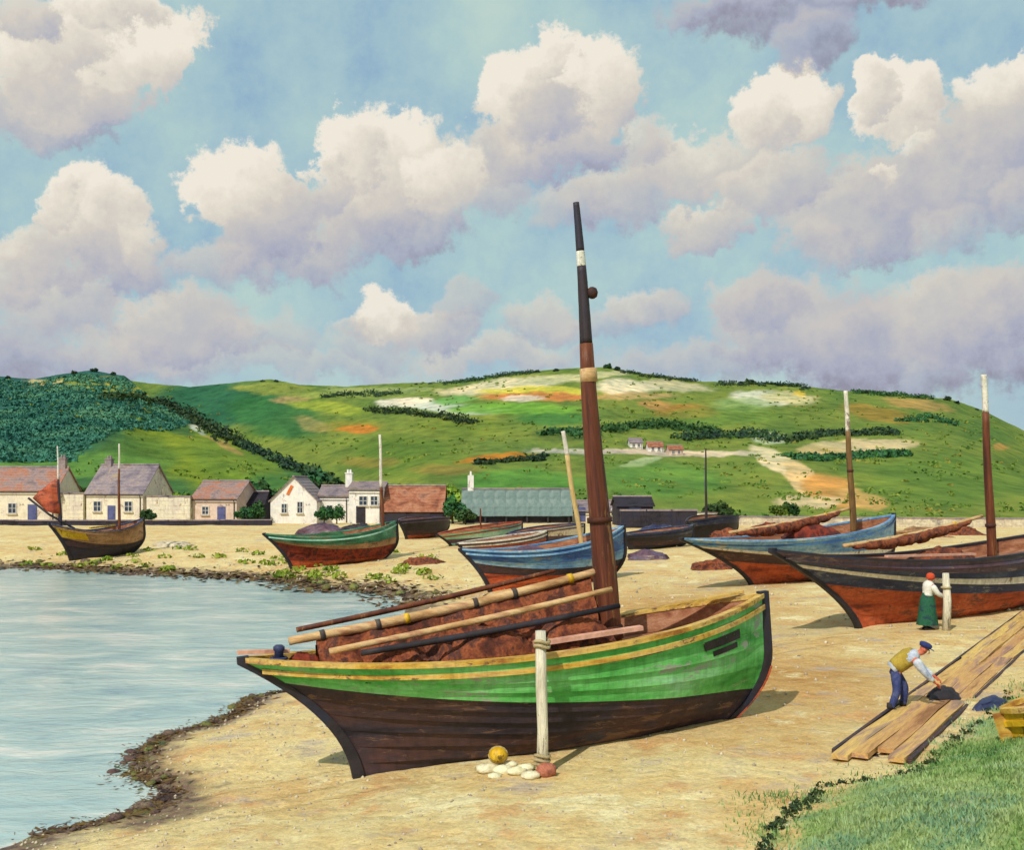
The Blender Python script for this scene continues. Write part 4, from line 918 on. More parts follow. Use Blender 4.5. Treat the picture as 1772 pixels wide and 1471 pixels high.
# --- the green boat in front
MAIN = make_boat('fishing_boat', 'large green fishing boat with black bottom propped upright on the near sand', (624, 1341), (1285, 1243), (424, 1146), (1318, 1034), 1.86, 2.9,
    ['green'] * 4, ['tar'] * 6, (.82, .56, .26), rub='ochre', rake=2.0)
mast(MAIN, (1048, 1040), (996, 350), .235, .055, 'mast', heads=[(.69, 'mastdark'), (.86, 'white'), (.893, 'mastdark')], bands=[(.30, 'iron', .05), (.62, 'spar', .12), (.05, 'iron', .12)], block=(.80, .16, .10))
fv = []; fw_ = .10
for i in range(9):
    v_ = .02 + .42 * i / 8; q_ = MAIN.pt(1, v_, 1)
    fv += [(q_.x + .10, -fw_ * .8, q_.z - .02), (q_.x + .135, -fw_ * .8, q_.z - .02), (q_.x + .135, fw_ * .8, q_.z - .02), (q_.x + .10, fw_ * .8, q_.z - .02)]
MB().add(fv, [(i * 4 + j, i * 4 + (j + 1) % 4, (i + 1) * 4 + (j + 1) % 4, (i + 1) * 4 + j) for i in range(8) for j in range(4)] + [(0, 1, 2, 3), (32, 33, 34, 35)]).build('forefoot_plate', M['orange'], MAIN.e)
def hull_board(H, name, t0, t1, v0, v1, m, out=.045, sd=-1):
    vs = []; n = 8
    for i in range(n + 1):
        t = t0 + (t1 - t0) * i / n
        for (v, o_) in ((v0, .0), (v0, out), (v1, out), (v1, .0)): vs.append(H.pt(t, v, sd, o_))
    fs = [(i * 4 + j, i * 4 + (j + 1) % 4, (i + 1) * 4 + (j + 1) % 4, (i + 1) * 4 + j) for i in range(n) for j in range(4)] + [(0, 1, 2, 3), tuple(range(n * 4, n * 4 + 4))]
    return MB().add(vs, fs).build(name, M[m], H.e)
hull_board(MAIN, 'bow_board_and_shade', .80, .905, .78, .86, 'tar2')
hull_board(MAIN, 'bow_board_and_shade', .82, .895, .71, .755, 'tar2', .04)
hull_board(MAIN, 'bow_board_and_shade', .63, .70, .885, .915, 'tar2', .04)  # dark strip drawing the shadow under the rail, not a real board
def draped(H, label, p0, p1, r_spar, m, hw, reach, seed=1):
    """yard propped along a boat with its sail thrown over it down to the deck"""
    a, b = H.axis(*p0), H.axis(*p1); A, Bv = H.mw @ a, H.mw @ b
    e = empty('furled_sail', A); tag(e, label, 'sail'); d = Bv - A; n = 26
    sag = lambda s: Vector((0, 0, -.07 * math.sin(math.pi * s)))
    sp = MB().tube([d * (i / n) + sag(i / n) for i in range(n + 1)], [r_spar * (.75 + .3 * math.sin(math.pi * min(1, .15 + i / n * .8))) for i in range(n + 1)], 10).build('yard', M['spar'], e, True)
    s0, s1 = reach; ns, nk = 90, 30; vs = []; sdv = Vector((-d.y, d.x, 0)).normalized()
    S_, K_ = np.meshgrid(np.linspace(0, 1, ns + 1), np.linspace(-1, 1, nk + 1), indexing='ij')
    fold = fbm(S_ * 16 + K_ * 1.2, K_ * 1.6 + seed, 4, seed) + .5 * np.abs(fbm(S_ * 30, K_ * 2.5 + 7, 3, seed + 5))
    lump = fbm(S_ * 6, K_ * 2.2, 3, seed + 9)
    for i in range(ns + 1):
        s = s0 + (s1 - s0) * i / ns; x = a.x + (b.x - a.x) * s; zt = a.z + (b.z - a.z) * s - .07 * math.sin(math.pi * s) - r_spar * .6; zd = H.deckz(x) + .02
        if zt < zd + .15: zt = zd + .15
        hw_ = hw * (.55 + .45 * math.sin(math.pi * min(1, i / ns * 1.1 + .05)) ** .6)
        hw_ = min(hw_, max(.15, H.pt(H.t_at(x), .9, 1).y - .22))
        for j in range(nk + 1):
            k = K_[i, j]; ak = abs(k); y = k * hw_ * (1 + .35 * lump[i, j]); drop = (zt - zd) * (ak ** .85) * (1 + .25 * lump[i, j] * (1 - ak))
            z = zt - drop + .75 * fold[i, j] * (math.sin(math.pi * min(1, ak * 1.05)) * .8 + .10) * min(1, (zt - zd) * 2); y *= 1 + .5 * fold[i, j]
            vs.append(e.matrix_world.inverted() @ (H.mw @ Vector((x, y, z)) - A))
    c = nk + 1
    MB().add(vs, [(i * c + j, i * c + j + 1, (i + 1) * c + j + 1, (i + 1) * c + j) for i in range(ns) for j in range(nk)]).build('sail', M[m], e, True)
    for i, s in enumerate((.10, .27, .36, .58, .71, .90)):
        cpt = d * s + sag(s); dn = d.normalized()
        MB().tube([cpt - dn * .04, cpt + dn * .04], [r_spar * 1.14] * 2, 10).build('lashing', M['yellow' if i % 3 == 2 else 'ropedark'], sp, True)
    return e
draped(MAIN, 'long pale yard with russet sail thrown over it along the green boat', (500, 1110), (1036, 988), .075, 'rust2', .85, (.08, .97), 4)
def spar_on(H, label, p0, p1, yo, r, m):
    a, b = H.axis(*p0), H.axis(*p1); a.y = b.y = yo; A, Bv = H.mw @ a, H.mw @ b; n = 12
    o = MB().tube([(Bv - A) * (i / n) + Vector((0, 0, -.03 * math.sin(math.pi * i / n))) for i in range(n + 1)], [r * (.8 + .3 * math.sin(math.pi * min(1, .2 + i / n * .7))) for i in range(n + 1)], 9).build('spar', M[m], None, True); o.location = A
    return tag(o, label, 'spar')
spar_on(MAIN, 'orange brown spar lying just below the pale yard of the green boat', (560, 1118), (1034, 1014), -.62, .05, 'spar')
spar_on(MAIN, 'dark spar lying low among the nets of the green boat', (610, 1118), (1040, 1040), -.80, .05, 'tar2')
spar_on(MAIN, 'red brown sweep oar resting along the far rail of the green boat', (520, 1098), (980, 992), .55, .045, 'mast')
def sit(H, x, y, dz=0.): return H.w(x, y, H.deckz(x) + dz)
ang = math.atan2(MAIN.mw[1][0], MAIN.mw[0][0])
heap('fishing_net', 'russet fishing net piled amidships in the green boat', 'net', sit(MAIN, 2.15, -.66, -.02), 1.0, .36, .78, ang, 'rust2', 3)
heap('fishing_net', 'dark red net heaped at the foot of the tall mast', 'net', sit(MAIN, 3.5, -.55, -.05), .9, .5, .85, ang, 'rust2', 5)
heap('tarpaulin', 'red brown tarpaulin bundle at the stern of the green boat', 'tarpaulin', sit(MAIN, -.75, .1, .08), .34, .16, .36, ang, 'rust', 6)
heap('tarpaulin', 'smaller brown tarpaulin bundle beside the yard near the stern', 'tarpaulin', sit(MAIN, -.2, .16, .06), .4, .2, .5, ang + .4, 'rust', 7)
heap('fishing_net', 'brown net heap on the after deck of the green boat', 'net', sit(MAIN, .75, -.30, .04), .6, .26, .62, ang, 'rust2', 8)
def plank_on(H, name, label, x0, x1, y0, y1, dz, w, th, m, cat):
    a, b = sit(H, x0, y0, dz), sit(H, x1, y1, dz); d = b - a; o = MB()
    o.box((d.length / 2, 0, 0), (d.length / 2, w / 2, th / 2)); ob = o.build(name, M[m]); ob.location = a
    ob.rotation_euler = d.to_track_quat('X', 'Z').to_euler(); return tag(ob, label, cat)
plank_on(MAIN, 'deck_plank', 'pink painted plank lying along the near rail of the green boat', 2.75, 4.6, -1.0, -1.02, .46, .16, .07, 'pink', 'plank')
plank_on(MAIN, 'deck_plank', 'ochre plank leaning along the far rail towards the bow', 4.9, 7.2, .55, .25, .42, .14, .06, 'ochre', 'plank')
tl = plank_on(MAIN, 'tiller', 'orange painted tiller over the pointed stern of the green boat', -1.75, -.95, 0, .06, .45, .08, .06, 'pink', 'tiller')
def bollard():
    W = sit(MAIN, -1.15, -.05, .10); e = empty('mooring_post', W); tag(e, 'dark blue mooring post with coiled rope on the stern deck', 'post')
    MB().lathe([(.075, 0), (.07, .36), (.09, .38), (.09, .43), (.055, .46)], 10).build('post', M['navy'], e, True)
    c = MB()
    for k in range(4): c.tube([(math.cos(a / 12 * 6.283) * (.10 + .006 * k), math.sin(a / 12 * 6.283) * (.10 + .006 * k), .10 + .05 * k) for a in range(13)], .026, 6)
    c.build('rope_coil', M['navy'], e, True)
bollard()
def prop():
    P = G(938, 1340); top = EYE - (1092 - HY) / F * P.y; e = empty('support_leg', P); tag(e, 'pale weathered timber leg lashed upright against the green hull', 'post')
    Hh = top - P.z; m = MB(); vs = []
    m.tube([(0, 0, -.12), (.01, 0, Hh * .3), (-.012, 0, Hh * .62), (-.02, 0, Hh)], [.10, .09, .085, .08], 9, jit=.1); m.build('timber', M['greywood'], e, True)
    for z in (.12, .19, .26, Hh - .16, Hh - .23): MB().tube([(math.cos(a / 12 * 6.283) * .108, math.sin(a / 12 * 6.283) * .108, z + .02 * math.sin(a)) for a in range(13)], .028, 6).build('lashing', M['rope'], e, True)
    c = MAIN.mw.inverted() @ (P + Vector((0, 0, Hh - .2))); a_ = MAIN.pt(MAIN.t_at(c.x), .98, -1)
    A = MAIN.mw @ a_ - P
    MB().tube([(0, -.1, Hh - .18), (A * .5 + Vector((0, 0, Hh - .18))*.5), A], .022, 6).build('rope', M['rope'], e, True)
prop()
# --- the other boats
B6 = make_boat('fishing_boat', 'plum and white fishing boat with orange bottom cropped by the right edge', (1488, 1084), (1800, 1046), (1338, 955), (1862, 915), 1.9, 3.1,
    ['bone', 'navy', 'plum', 'plum'], ['orange', 'orange', 'orange', 'navy'], (.80, .58, .42), rail='tar2', rub='plum', post='tar2')
mast(B6, (1716, 950), (1702, 648), .15, .085, 'mast', heads=[(.80, 'bone')], bands=[(.2, 'iron', .05)])
furled(B6, 'russet sail on its yard laid along the plum boat', (1460, 945), (1700, 893), .07, .17, 'rust2')
heap('fishing_net', 'rust coloured net heaped abaft the mast of the plum boat', 'net', sit(B6, 3.4, -.2), 1.3, .7, .6, ang, 'rust2', 13)
plank_on(B6, 'deck_plank', 'bare plank along the rail of the plum boat', .2, 3.8, -.8, -1.0, .42, .14, .06, 'pink', 'plank')
B5 = make_boat('fishing_boat', 'light blue fishing boat with dark raking stern on the right of the beach', (1302, 1014), (1530, 990), (1180, 934), (1546, 893), 1.9, 3.2,
    ['bone', 'blue', 'blue', 'blue'], ['orange', 'orange', 'tar'], (.82, .55, .42), rail='blue', rub='deepblue', post='tar2')
mast(B5, (1476, 895), (1463, 676), .15, .09, 'mastbrown', heads=[(.72, 'bone')], bands=[(.45, 'iron', .06)])
furled(B5, 'red brown sail bundled on its yard in the light blue boat', (1262, 922), (1470, 880), .08, .22, 'rust2')
heap('fishing_net', 'red brown net heaped in the waist of the light blue boat', 'net', sit(B5, 3.6, -.1), 1.5, .8, .8, ang, 'rust', 23)
B3 = make_boat('fishing_boat', 'deep blue fishing boat with red bottom behind the green boat', (850, 1024), (1062, 1000), (798, 952), (1078, 912), 1.75, 2.9,
    ['blue', 'deepblue', 'deepblue'], ['orange', 'orange', 'tar'], (.7, .5, .4), rail='blue', rub='blue', post='tar2')
mast(B3, (1000, 905), (974, 746), .11, .10, 'mastlight', heads=[(.80, 'bone')])
heap('fishing_net', 'pale net heaped in the deep blue boat', 'net', sit(B3, 2.0, .1), 1.0, .6, .5, ang, 'plum', 33)
B2 = make_boat('fishing_boat', 'sea green boat with rust red bottom on the far shore', (506, 985), (672, 966), (458, 925), (685, 903), 1.7, 2.8,
    ['tanhull', 'teal', 'teal'], ['orange', 'rust', 'rust'], (.78, .55, .42), rail='teal', rub='mint', post='tar2')
mast(B2, (662, 905), (657, 752), .11, .075, 'mast', heads=[(.46, 'bone')])
heap('fishing_net', 'dark green net heaped in the sea green boat', 'net', sit(B2, 2.4, 0), 1.5, .6, .5, ang, 'leafdark', 43)
B1 = make_boat('fishing_boat', 'tan two masted boat with yellow quarter near the left edge', (124, 971), (236, 955), (86, 907), (247, 899), 1.75, 2.5,
    ['tanhull', 'tanhull', 'tanhull'], ['tar2', 'tar2', 'tar'], (.66, .5, .40), rail='navy', rub='tanhull', post='tar2')
hull_board(B1, 'quarter_panel', .02, .26, .66, .95, 'yellow', .05)
mast(B1, (206, 900), (206, 768), .10, .05, 'mast', heads=[(.72, 'bone')])
mast(B1, (104, 900), (99, 772), .12, .04, 'mastdark', heads=[(.62, 'bone')], name='mizzen_mast')
plank_on(B1, 'deck_plank', 'ochre spar lying on the deck of the tan boat', 1.2, 3.2, -.3, .2, .5, .14, .1, 'yellow', 'plank')
def red_sail():
    Y = (B1.mw @ B1.mast[0]).y - .1; P = at(104, 890, Y); e = empty('red_sail', P); tag(e, 'small orange red sail half set on the after mast of the tan boat', 'sail')
    q = [(103, 824), (56, 862), (80, 884), (104, 890)]; n = 8; vs = []; fs = []
    A, B_, C_, D_ = [at(*p, Y) - P for p in q]
    for i in range(n + 1):
        for j in range(n + 1):
            u, v = i / n, j / n; p = (A * (1 - u) + B_ * u) * (1 - v) + (D_ * (1 - u) + C_ * u) * v
            vs.append(p + Vector((0, -.35 * math.sin(u * 3.14) * (.4 + .6 * v) + .06 * math.sin(u * 14), 0)))
    for i in range(n):
        for j in range(n): fs.append((i * (n + 1) + j, i * (n + 1) + j + 1, (i + 1) * (n + 1) + j + 1, (i + 1) * (n + 1) + j))
    o = MB().add(vs, fs).build('sail', M['orange'], e, True); md = o.modifiers.new('thick', 'SOLIDIFY'); md.thickness = .03
    MB().tube([B_ + (B_ - C_) * .0 + Vector((-.25, 0, .0)), C_ + Vector((.2, 0, -.25)), Vector((.9, .0, -.9))], .07, 8).build('boom', M['tar2'], e, True)
red_sail()
MINT = make_boat('rowing_boat', 'mint green rowing boat with red gunwale behind the deep blue boat', (782, 946), (880, 938), (757, 926), (902, 904), 1.15, 2.0, ['mint', 'mint'], ['mint', 'plum'], (.6, .5, .4), rail='orange', rub='orange', cat='rowing boat', group='small boats below the long shed', nt=20, post='tar2')
mast(MINT, (832, 915), (831, 880), .06, .05, 'mast')
WHT = make_boat('rowing_boat', 'white rowing boat just left of the tall mast', (900, 942), (996, 936), (878, 925), (1010, 907), 1.1, 2.0, ['bone', 'bone'], ['navy', 'plum'], (.6, .5, .4), rail='navy', rub='plum', cat='rowing boat', group='small boats below the long shed', nt=20)
BLK = make_boat('rowing_boat', 'black boat with a red bottom in front of the brown roofed shed', (704, 934), (762, 928), (690, 902), (776, 896), 1.5, 2.2, ['tar2', 'tar2'], ['orange', 'tar'], (.5, .4, .35), rail='plum', rub='plum', cat='rowing boat', group='small boats below the long shed', nt=20)
FARB = make_boat('fishing_boat', 'small black boat with a thin mast against the far quay', (1204, 936), (1262, 931), (1188, 904), (1276, 894), 1.7, 2.2, ['tar2', 'navy'], ['tar', 'tar2'], (.5, .45, .4), rail='tar2', rub='navy', nt=20)
mast(FARB, (1222, 890), (1221, 776), .10, .05, 'mastdark')
RST = make_boat('rowing_boat', 'rust red rowing boat between the mint boat and the deep blue boat', (818, 966), (925, 956), (792, 942), (945, 920), 1.05, 2.0, ['orange', 'plum'], ['rust', 'tar'], (.6, .5, .4), rail='bone', rub='bone', cat='rowing boat', group='small boats below the long shed', nt=20)
BK2 = make_boat('rowing_boat', 'black rowing boat on the sand just right of the tall mast', (1092, 952), (1180, 946), (1074, 926), (1198, 910), 1.1, 2.0, ['tar2', 'navy'], ['tar2', 'tar'], (.6, .5, .4), rail='navy', rub='tar2', cat='rowing boat', nt=20)
for (px, py, rx, ry, hh, m_, lab, sd_) in [(1262, 938, 1.5, .8, .9, 'rust2', 'brown net heap left of the light blue boat near the far quay', 61), (1330, 934, 2.2, .9, 1.1, 'rust', 'rust red net heap behind the stern of the light blue boat', 62), (1405, 930, 2.0, .9, .9, 'rust2', 'brown net heap behind the middle of the light blue boat', 63), (1592, 930, 2.4, .9, .8, 'tanhull', 'tan net heap between the masts of the two right boats', 64), (1660, 926, 1.8, .8, .7, 'rust2', 'brown net heap just left of the rightmost mast', 65), (1240, 985, 1.3, .6, .5, 'rust2', 'low rust brown net heap on the sand left of the light blue boat stern', 71), (1120, 968, 1.2, .6, .5, 'plum', 'plum coloured net heap on the sand right of the deep blue boat bow', 72), (730, 975, 1.2, .7, .4, 'rust2', 'brown net heap on the sand between the sea green and deep blue boats', 73), (1140, 925, 1.6, .8, .8, 'navy', 'dark blue tarpaulin heap in front of the black net loft', 66), (560, 925, 1.8, .8, .8, 'plum', 'dark plum net heap between the white gable and the sea green boat', 67), (620, 918, 1.5, .7, .6, 'tar2', 'black net heap in front of the square white house', 68), (960, 925, 1.6, .7, .7, 'navy', 'dark blue net heap under the eaves of the long shed', 69), (300, 945, 1.5, .8, .4, 'stone', 'grey stone heap on the sand right of the tan boat', 70)]:
    heap('net_heap' if 'stone' not in lab else 'stone_heap', lab, 'net' if 'net' in lab else ('tarpaulin' if 'tarp' in lab else 'stones'), G(px, py), rx, ry, hh, random.uniform(-.3, .3), m_, sd_, lump=.5)
# post beside the plum boat, which the woman handles
def white_post():
    P = G(1637, 1092); top = EYE - (992 - HY) / F * P.y; e = empty('support_leg', P); tag(e, 'short grey white post standing against the plum boat', 'post')
    h_ = top - P.z; MB().tube([(0, 0, -.1), (.03, 0, h_ * .5), (-.01, 0, h_)], [.12, .11, .08], 9, jit=.1).build('timber', M['greywood'], e, True)
    MB().tube([(math.cos(a / 12 * 6.283) * .115, math.sin(a / 12 * 6.283) * .115, h_ * .75) for a in range(13)], .03, 6).build('lashing', M['rope'], e, True)
white_post()
# ------------------------------------------------------------------ slipway and small things on the sand
def slipway():
    near = G(1512, 1312); far_ = G(1800, 1066); d = Vector((far_.x - near.x, far_.y - near.y, 0)); L = d.length + 1.5; d.normalize(); s = Vector((d.y, -d.x, 0))
    e = empty('slipway', near, math.atan2(d.y, d.x) - math.pi / 2); tag(e, 'slipway of long weathered planks slanting up the right foreground', 'slipway')
    slope = (far_.z - near.z) / L; za = near.z
    def zt(y): P = near + d * y; return max(gz(P.x + s.x * q, P.y + s.y * q) for q in (-.6, 0, .6)) - za
    for k, (x0, w) in enumerate([(-.50, .24), (-.25, .24), (.03, .24), (.28, .24)]):
        y = random.uniform(-.55, .15)
        while y < L:
            l = random.uniform(4.2, 5.6); y1 = min(L, y + l); n = 8; m = MB(); vs = []
            dz = random.uniform(-.012, .02); yaw = random.uniform(-.01, .01)
            for i in range(n + 1):
                yy = y + (y1 - y - .02) * i / n; zz = zt(yy) * .0 + slope * yy + .115 + dz + .012 * math.sin(yy * 1.7 + k)
                sh = yaw * (yy - y)
                for (dx, dz2) in ((0, 0), (w, 0), (w, -.075), (0, -.075)): vs.append((x0 + dx + sh + random.uniform(-.006, .006), yy, zz + dz2))
            fs = [(i * 4 + j, i * 4 + (j + 1) % 4, (i + 1) * 4 + (j + 1) % 4, (i + 1) * 4 + j) for i in range(n) for j in range(4)] + [(0, 1, 2, 3), tuple(range(n * 4 + 3, n * 4 - 1, -1))]
            m.add(vs, fs).build('plank', M['plank'], e); y = y1
    for x0 in (-.55, .565):  # dark strips stand in for the shadow and dark earth along both edges
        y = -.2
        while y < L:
            y1 = min(L, y + 4.4); MB().box((x0, (y + y1) / 2, slope * (y + y1) / 2 + .0), (.03, (y1 - y) / 2 - .01, .10), Matrix.Rotation(math.atan(slope), 3, 'X')).build('shade_and_earth_edge', M['tar'], e); y = y1
    for i in range(int(L / 1.3)):
        yy = .15 + i * 1.3; MB().box((0, yy, slope * yy - .055), (.53, .09, .06)).build('sleeper', M['tar'], e)
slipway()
heap('fishing_net', 'black tarry net bundle the bending man is working on', 'net', G(1632, 1214), .42, .26, .30, .6, 'tar2', 51)
heap('fishing_net', 'flat dark net spread along the left edge of the slipway', 'net', G(1520, 1280), .75, .16, .10, 1.0, 'tar2', 52)
# yellow dinghy cropped by the right edge
DGY = make_boat('dinghy', 'small yellow dinghy cropped by the right edge on the grass', (1750, 1284), (1850, 1262), (1732, 1234), (1868, 1216), .5, 1.0, ['yellow', 'yellow'], ['yellow', 'yellow'], (.5, .5, .5), rail='ochre', rub='yellow', post='ochre', cat='dinghy', nt=20, deckdrop=.2, full=.36)
heap('tarpaulin', 'dark blue tarpaulin bundled beside the yellow dinghy', 'tarpaulin', G(1716, 1224), .5, .2, .2, .7, 'navy', 54)
def stone(name, label, P, s, m, cat, group, seed):
    r = random.Random(seed); vs = []; fs = []; nu, nv = 9, 6
    for j in range(nv + 1):
        ph = math.pi * j / nv
        for i in range(nu):
            a = 6.28319 * i / nu; k = 1 + r.uniform(-.16, .16); vs.append((s[0] * math.sin(ph) * math.cos(a) * k, s[1] * math.sin(ph) * math.sin(a) * k, s[2] * math.cos(ph) * k))
    for j in range(nv):
        for i in range(nu): fs.append((j * nu + i, (j + 1) * nu + i, (j + 1) * nu + (i + 1) % nu, j * nu + (i + 1) % nu))
    o = MB().add(vs, fs).build(name, M[m], None, True); o.location = P; return tag(o, label, cat, group)
for i, (px, py, s) in enumerate([(843, 1338, .16), (856, 1349, .10), (870, 1342, .15), (882, 1331, .11), (894, 1346, .14), (910, 1338, .12), (919, 1350, .13)]):
    stone('stone', ORD[i] + ' pale cream stone counted leftmost first at the foot of the timber leg', G(px, py) + Vector((0, 0, s * .3)), (s * 1.15, s * .85, s * .5), 'chalk', 'stone', 'stones at the foot of the leg', i)
stone('stone', 'reddish block wedged under the timber leg', G(945, 1346) + Vector((0, 0, .08)), (.15, .12, .12), 'brick', 'stone', None, 31)
def buoy():
    P = G(862, 1334) + Vector((0, 0, .22)); e = empty('float', P); tag(e, 'yellow round net float on the pale stones beside the leg', 'float')
    MB().lathe([(.02, -.12), (.09, -.10), (.14, -.04), (.145, .02), (.11, .09), (.05, .125), (.02, .13)], 14, lump=.05).build('ball', M['yellow'], e, True)
    MB().tube([(math.cos(a / 14 * 6.283) * .148, 0, math.sin(a / 14 * 6.283) * .132) for a in range(15)], .014, 6).build('rope', M['rope'], e, True)
buoy()
protos = {}
def rock_copy(k, P, sc, label, group, m):
    key = (k, m)
    if key not in protos: protos[key] = stone('rock', label, P, (1, .75, .5), m, 'rock', group, 100 + k); o = protos[key]
    else: o = protos[key].copy(); COL.objects.link(o)
    o.location = P; o.scale = (sc, sc, sc); o.rotation_euler = (random.uniform(-.3, .3), random.uniform(-.3, .3), random.uniform(0, 6.28)); return o
nearpath = [W0(*p) for p in near_px[1:]]
r_ = random.Random(5)
for i in range(60):
    k = r_.randrange(len(nearpath) - 1); u_ = r_.random(); a, b = nearpath[k], nearpath[k + 1]
    x = a[0] + (b[0] - a[0]) * u_ + r_.gauss(.05, .16); y = a[1] + (b[1] - a[1]) * u_ + r_.gauss(0, .25); sc = r_.choice([.05, .06, .08, .1, .14])
    rock_copy(i % 4, Vector((x, y, gz(x, y) + sc * .15)), sc, 'dark rock at the water edge of the near beach', 'rocks along the near shoreline', 'rock' if i % 3 else 'rockgreen')
farpath = [W0(*p) for p in far_px]
for i in range(48):
    k = r_.randrange(len(farpath) - 2); u_ = r_.random(); a, b = farpath[k], farpath[k + 1]
    x = a[0] + (b[0] - a[0]) * u_ + r_.gauss(0, .6); y = a[1] + (b[1] - a[1]) * u_ + r_.gauss(.8, 1.0); sc = r_.choice([.1, .14, .2, .3])
    rock_copy(i % 4 + 4, Vector((x, y, gz(x, y) + sc * .12)), sc, 'weedy rock on the far shore of the inlet', 'rocks along the far shore', 'rock' if i % 2 else 'rockgreen')

def scatter_stuff():
    r = np.random.default_rng(21)
    # pebbles
    ico = np.array([(0, 0, 1), (.9, 0, .2), (.28, .85, .2), (-.72, .5, .2), (-.72, -.5, .2), (.28, -.85, .2), (0, 0, -.6)], float)
    icf = np.array([(0, 1, 2), (0, 2, 3), (0, 3, 4), (0, 4, 5), (0, 5, 1), (6, 2, 1), (6, 3, 2), (6, 4, 3), (6, 5, 4), (6, 1, 5)])
    n = 9000; Y = 10 * (75 / 10.) ** r.random(n); X = Y * r.uniform(-.5, .5, n); P = np.stack([X, Y], -1)
    dd = shore_d(P); bd = bank_d(P); ok = (dd > -.3) & (bd < .2) & ((r.random(n) < np.exp(-dd / 4) + .25)); X, Y = X[ok], Y[ok]; Z = T(X, Y)
    s = r.uniform(.012, .05, len(X)) * np.clip(Y / 22, .7, 2.2); V = ico[None] * (s[:, None] * r.uniform(.6, 1.3, (len(X), 3)))[:, None, :] + np.stack([X, Y, Z], -1)[:, None, :]
    Fc = icf[None] + (np.arange(len(X)) * 7)[:, None, None]
    o = mesh_np('pebbles', V.reshape(-1, 3), Fc.reshape(-1, 3), M['stone'], None, True); tag(o, 'small pebbles strewn over the sand', 'pebbles', kind='stuff')
    # wrack along both shores
    parts = []
    path = np.array(nearpath); fp = np.array(farpath)
    for (pp, cnt, sp, sz) in ((path, 2200, .20, .09), (fp, 2200, .9, .26)):
        sl_ = np.hypot(*(pp[1:] - pp[:-1]).T); k = r.choice(len(sl_), cnt, p=sl_ / sl_.sum()); u = r.random(cnt)[:, None]
        q = pp[k] * (1 - u) + pp[k + 1] * u + r.normal(size=(cnt, 2)) * sp + np.array([sp * .5, .0])
        z = T(q[:, 0], q[:, 1]); z = np.maximum(z, -.02)
        a = r.uniform(0, 6.28, cnt); dx = np.stack([np.cos(a), np.sin(a), r.uniform(-.3, .3, cnt)], -1) * (sz * r.uniform(.5, 1.6, cnt))[:, None]; dy = np.stack([-np.sin(a), np.cos(a), r.uniform(.0, .5, cnt)], -1) * (sz * .35 * r.uniform(.5, 1.3, cnt))[:, None]
        c = np.stack([q[:, 0], q[:, 1], z + sz * .15], -1)
        parts.append((np.stack([c - dx, c - dy * .8, c + dx, c + dy], 1).reshape(-1, 3), np.arange(cnt * 4).reshape(-1, 4)))
    V, Fc = merge(parts); o = mesh_np('seaweed', V, Fc, M['weed'], None, False); tag(o, 'brown and green seaweed wrack along the waterline', 'seaweed', kind='stuff')
    # grass on the bank
    n = 110000; Y = 8.5 * (32 / 8.5) ** r.random(n); X = Y * r.uniform(.1, .56, n); P = np.stack([X, Y], -1); bd = bank_d(P)
    clump = fbm(X * 1.3, Y * 1.3, 3, 71)
    ok = (r.random(n) < sstep(-.9, 1.3, bd + 2.2 * clump)) & (bd > -1.2); X, Y = X[ok], Y[ok]; n = len(X); Z = T(X, Y)
    a = r.uniform(0, 6.28, n); hh = r.uniform(.025, .085, n) * (1 + 1.2 * clump[ok]); w = .009 * r.uniform(.7, 1.5, n)
    bx = np.stack([np.cos(a), np.sin(a), a * 0], -1); ln = np.stack([-np.sin(a), np.cos(a), a * 0], -1) * (hh * r.uniform(.1, .8, n))[:, None]
    c = np.stack([X, Y, Z - .01], -1); up = np.array([0, 0, 1.])
    V = np.stack([c - bx * w[:, None], c + bx * w[:, None], c + ln * .4 + up * (hh * .6)[:, None] + bx * (w * .7)[:, None], c + ln + up * hh[:, None]], 1).reshape(-1, 3)
    Fc = np.arange(n * 4).reshape(-1, 4)
    o = mesh_np('grass', V, Fc, M['grass'], None, False); tag(o, 'rough green grass on the bank in the lower right corner', 'grass', kind='stuff')
    parts = []; bl = np.array([(2.9, 12.6), (3.2, 13.4), (4.4, 15.05), (5.6, 15.3), (7.6, 18.1), (9.7, 21.0)])
    for i in range(110):
        k = r.choice(5, p=[.15, .32, .15, .2, .18]); u = r.random(); q = bl[k] * (1 - u) + bl[k + 1] * u + r.normal(size=2) * .07; sz = r.uniform(.02, .06)
        parts.append(leaf_cloud(16, (sz * 1.6, sz * 1.6, sz), .035, 8000 + i, (q[0], q[1], gz(q[0], q[1]) + sz * .4)))
    V, Fc = merge(parts); o = mesh_np('creeping_plants', V, Fc, M['leafnavy'], None, False); tag(o, 'dark creeping plants along the edge of the grass bank', 'plants', kind='stuff')
    # marram and weed tufts on the far shore
    parts = []
    for i in range(150):
        px = r.uniform(-20, 760); py = r.uniform(950, 1010)
        p = G(px, py)
        if p.z < .05 or r.random() < .4: continue
        parts.append(leaf_cloud(22, (.5, .4, .16), .16, 7000 + i, (p.x, p.y, p.z + .1)))
    V, Fc = merge(parts); o = mesh_np('shore_plants', V, Fc, M['leaflime'], None, False); tag(o, 'low green plants along the far shore', 'shore plants', kind='stuff')
scatter_stuff()

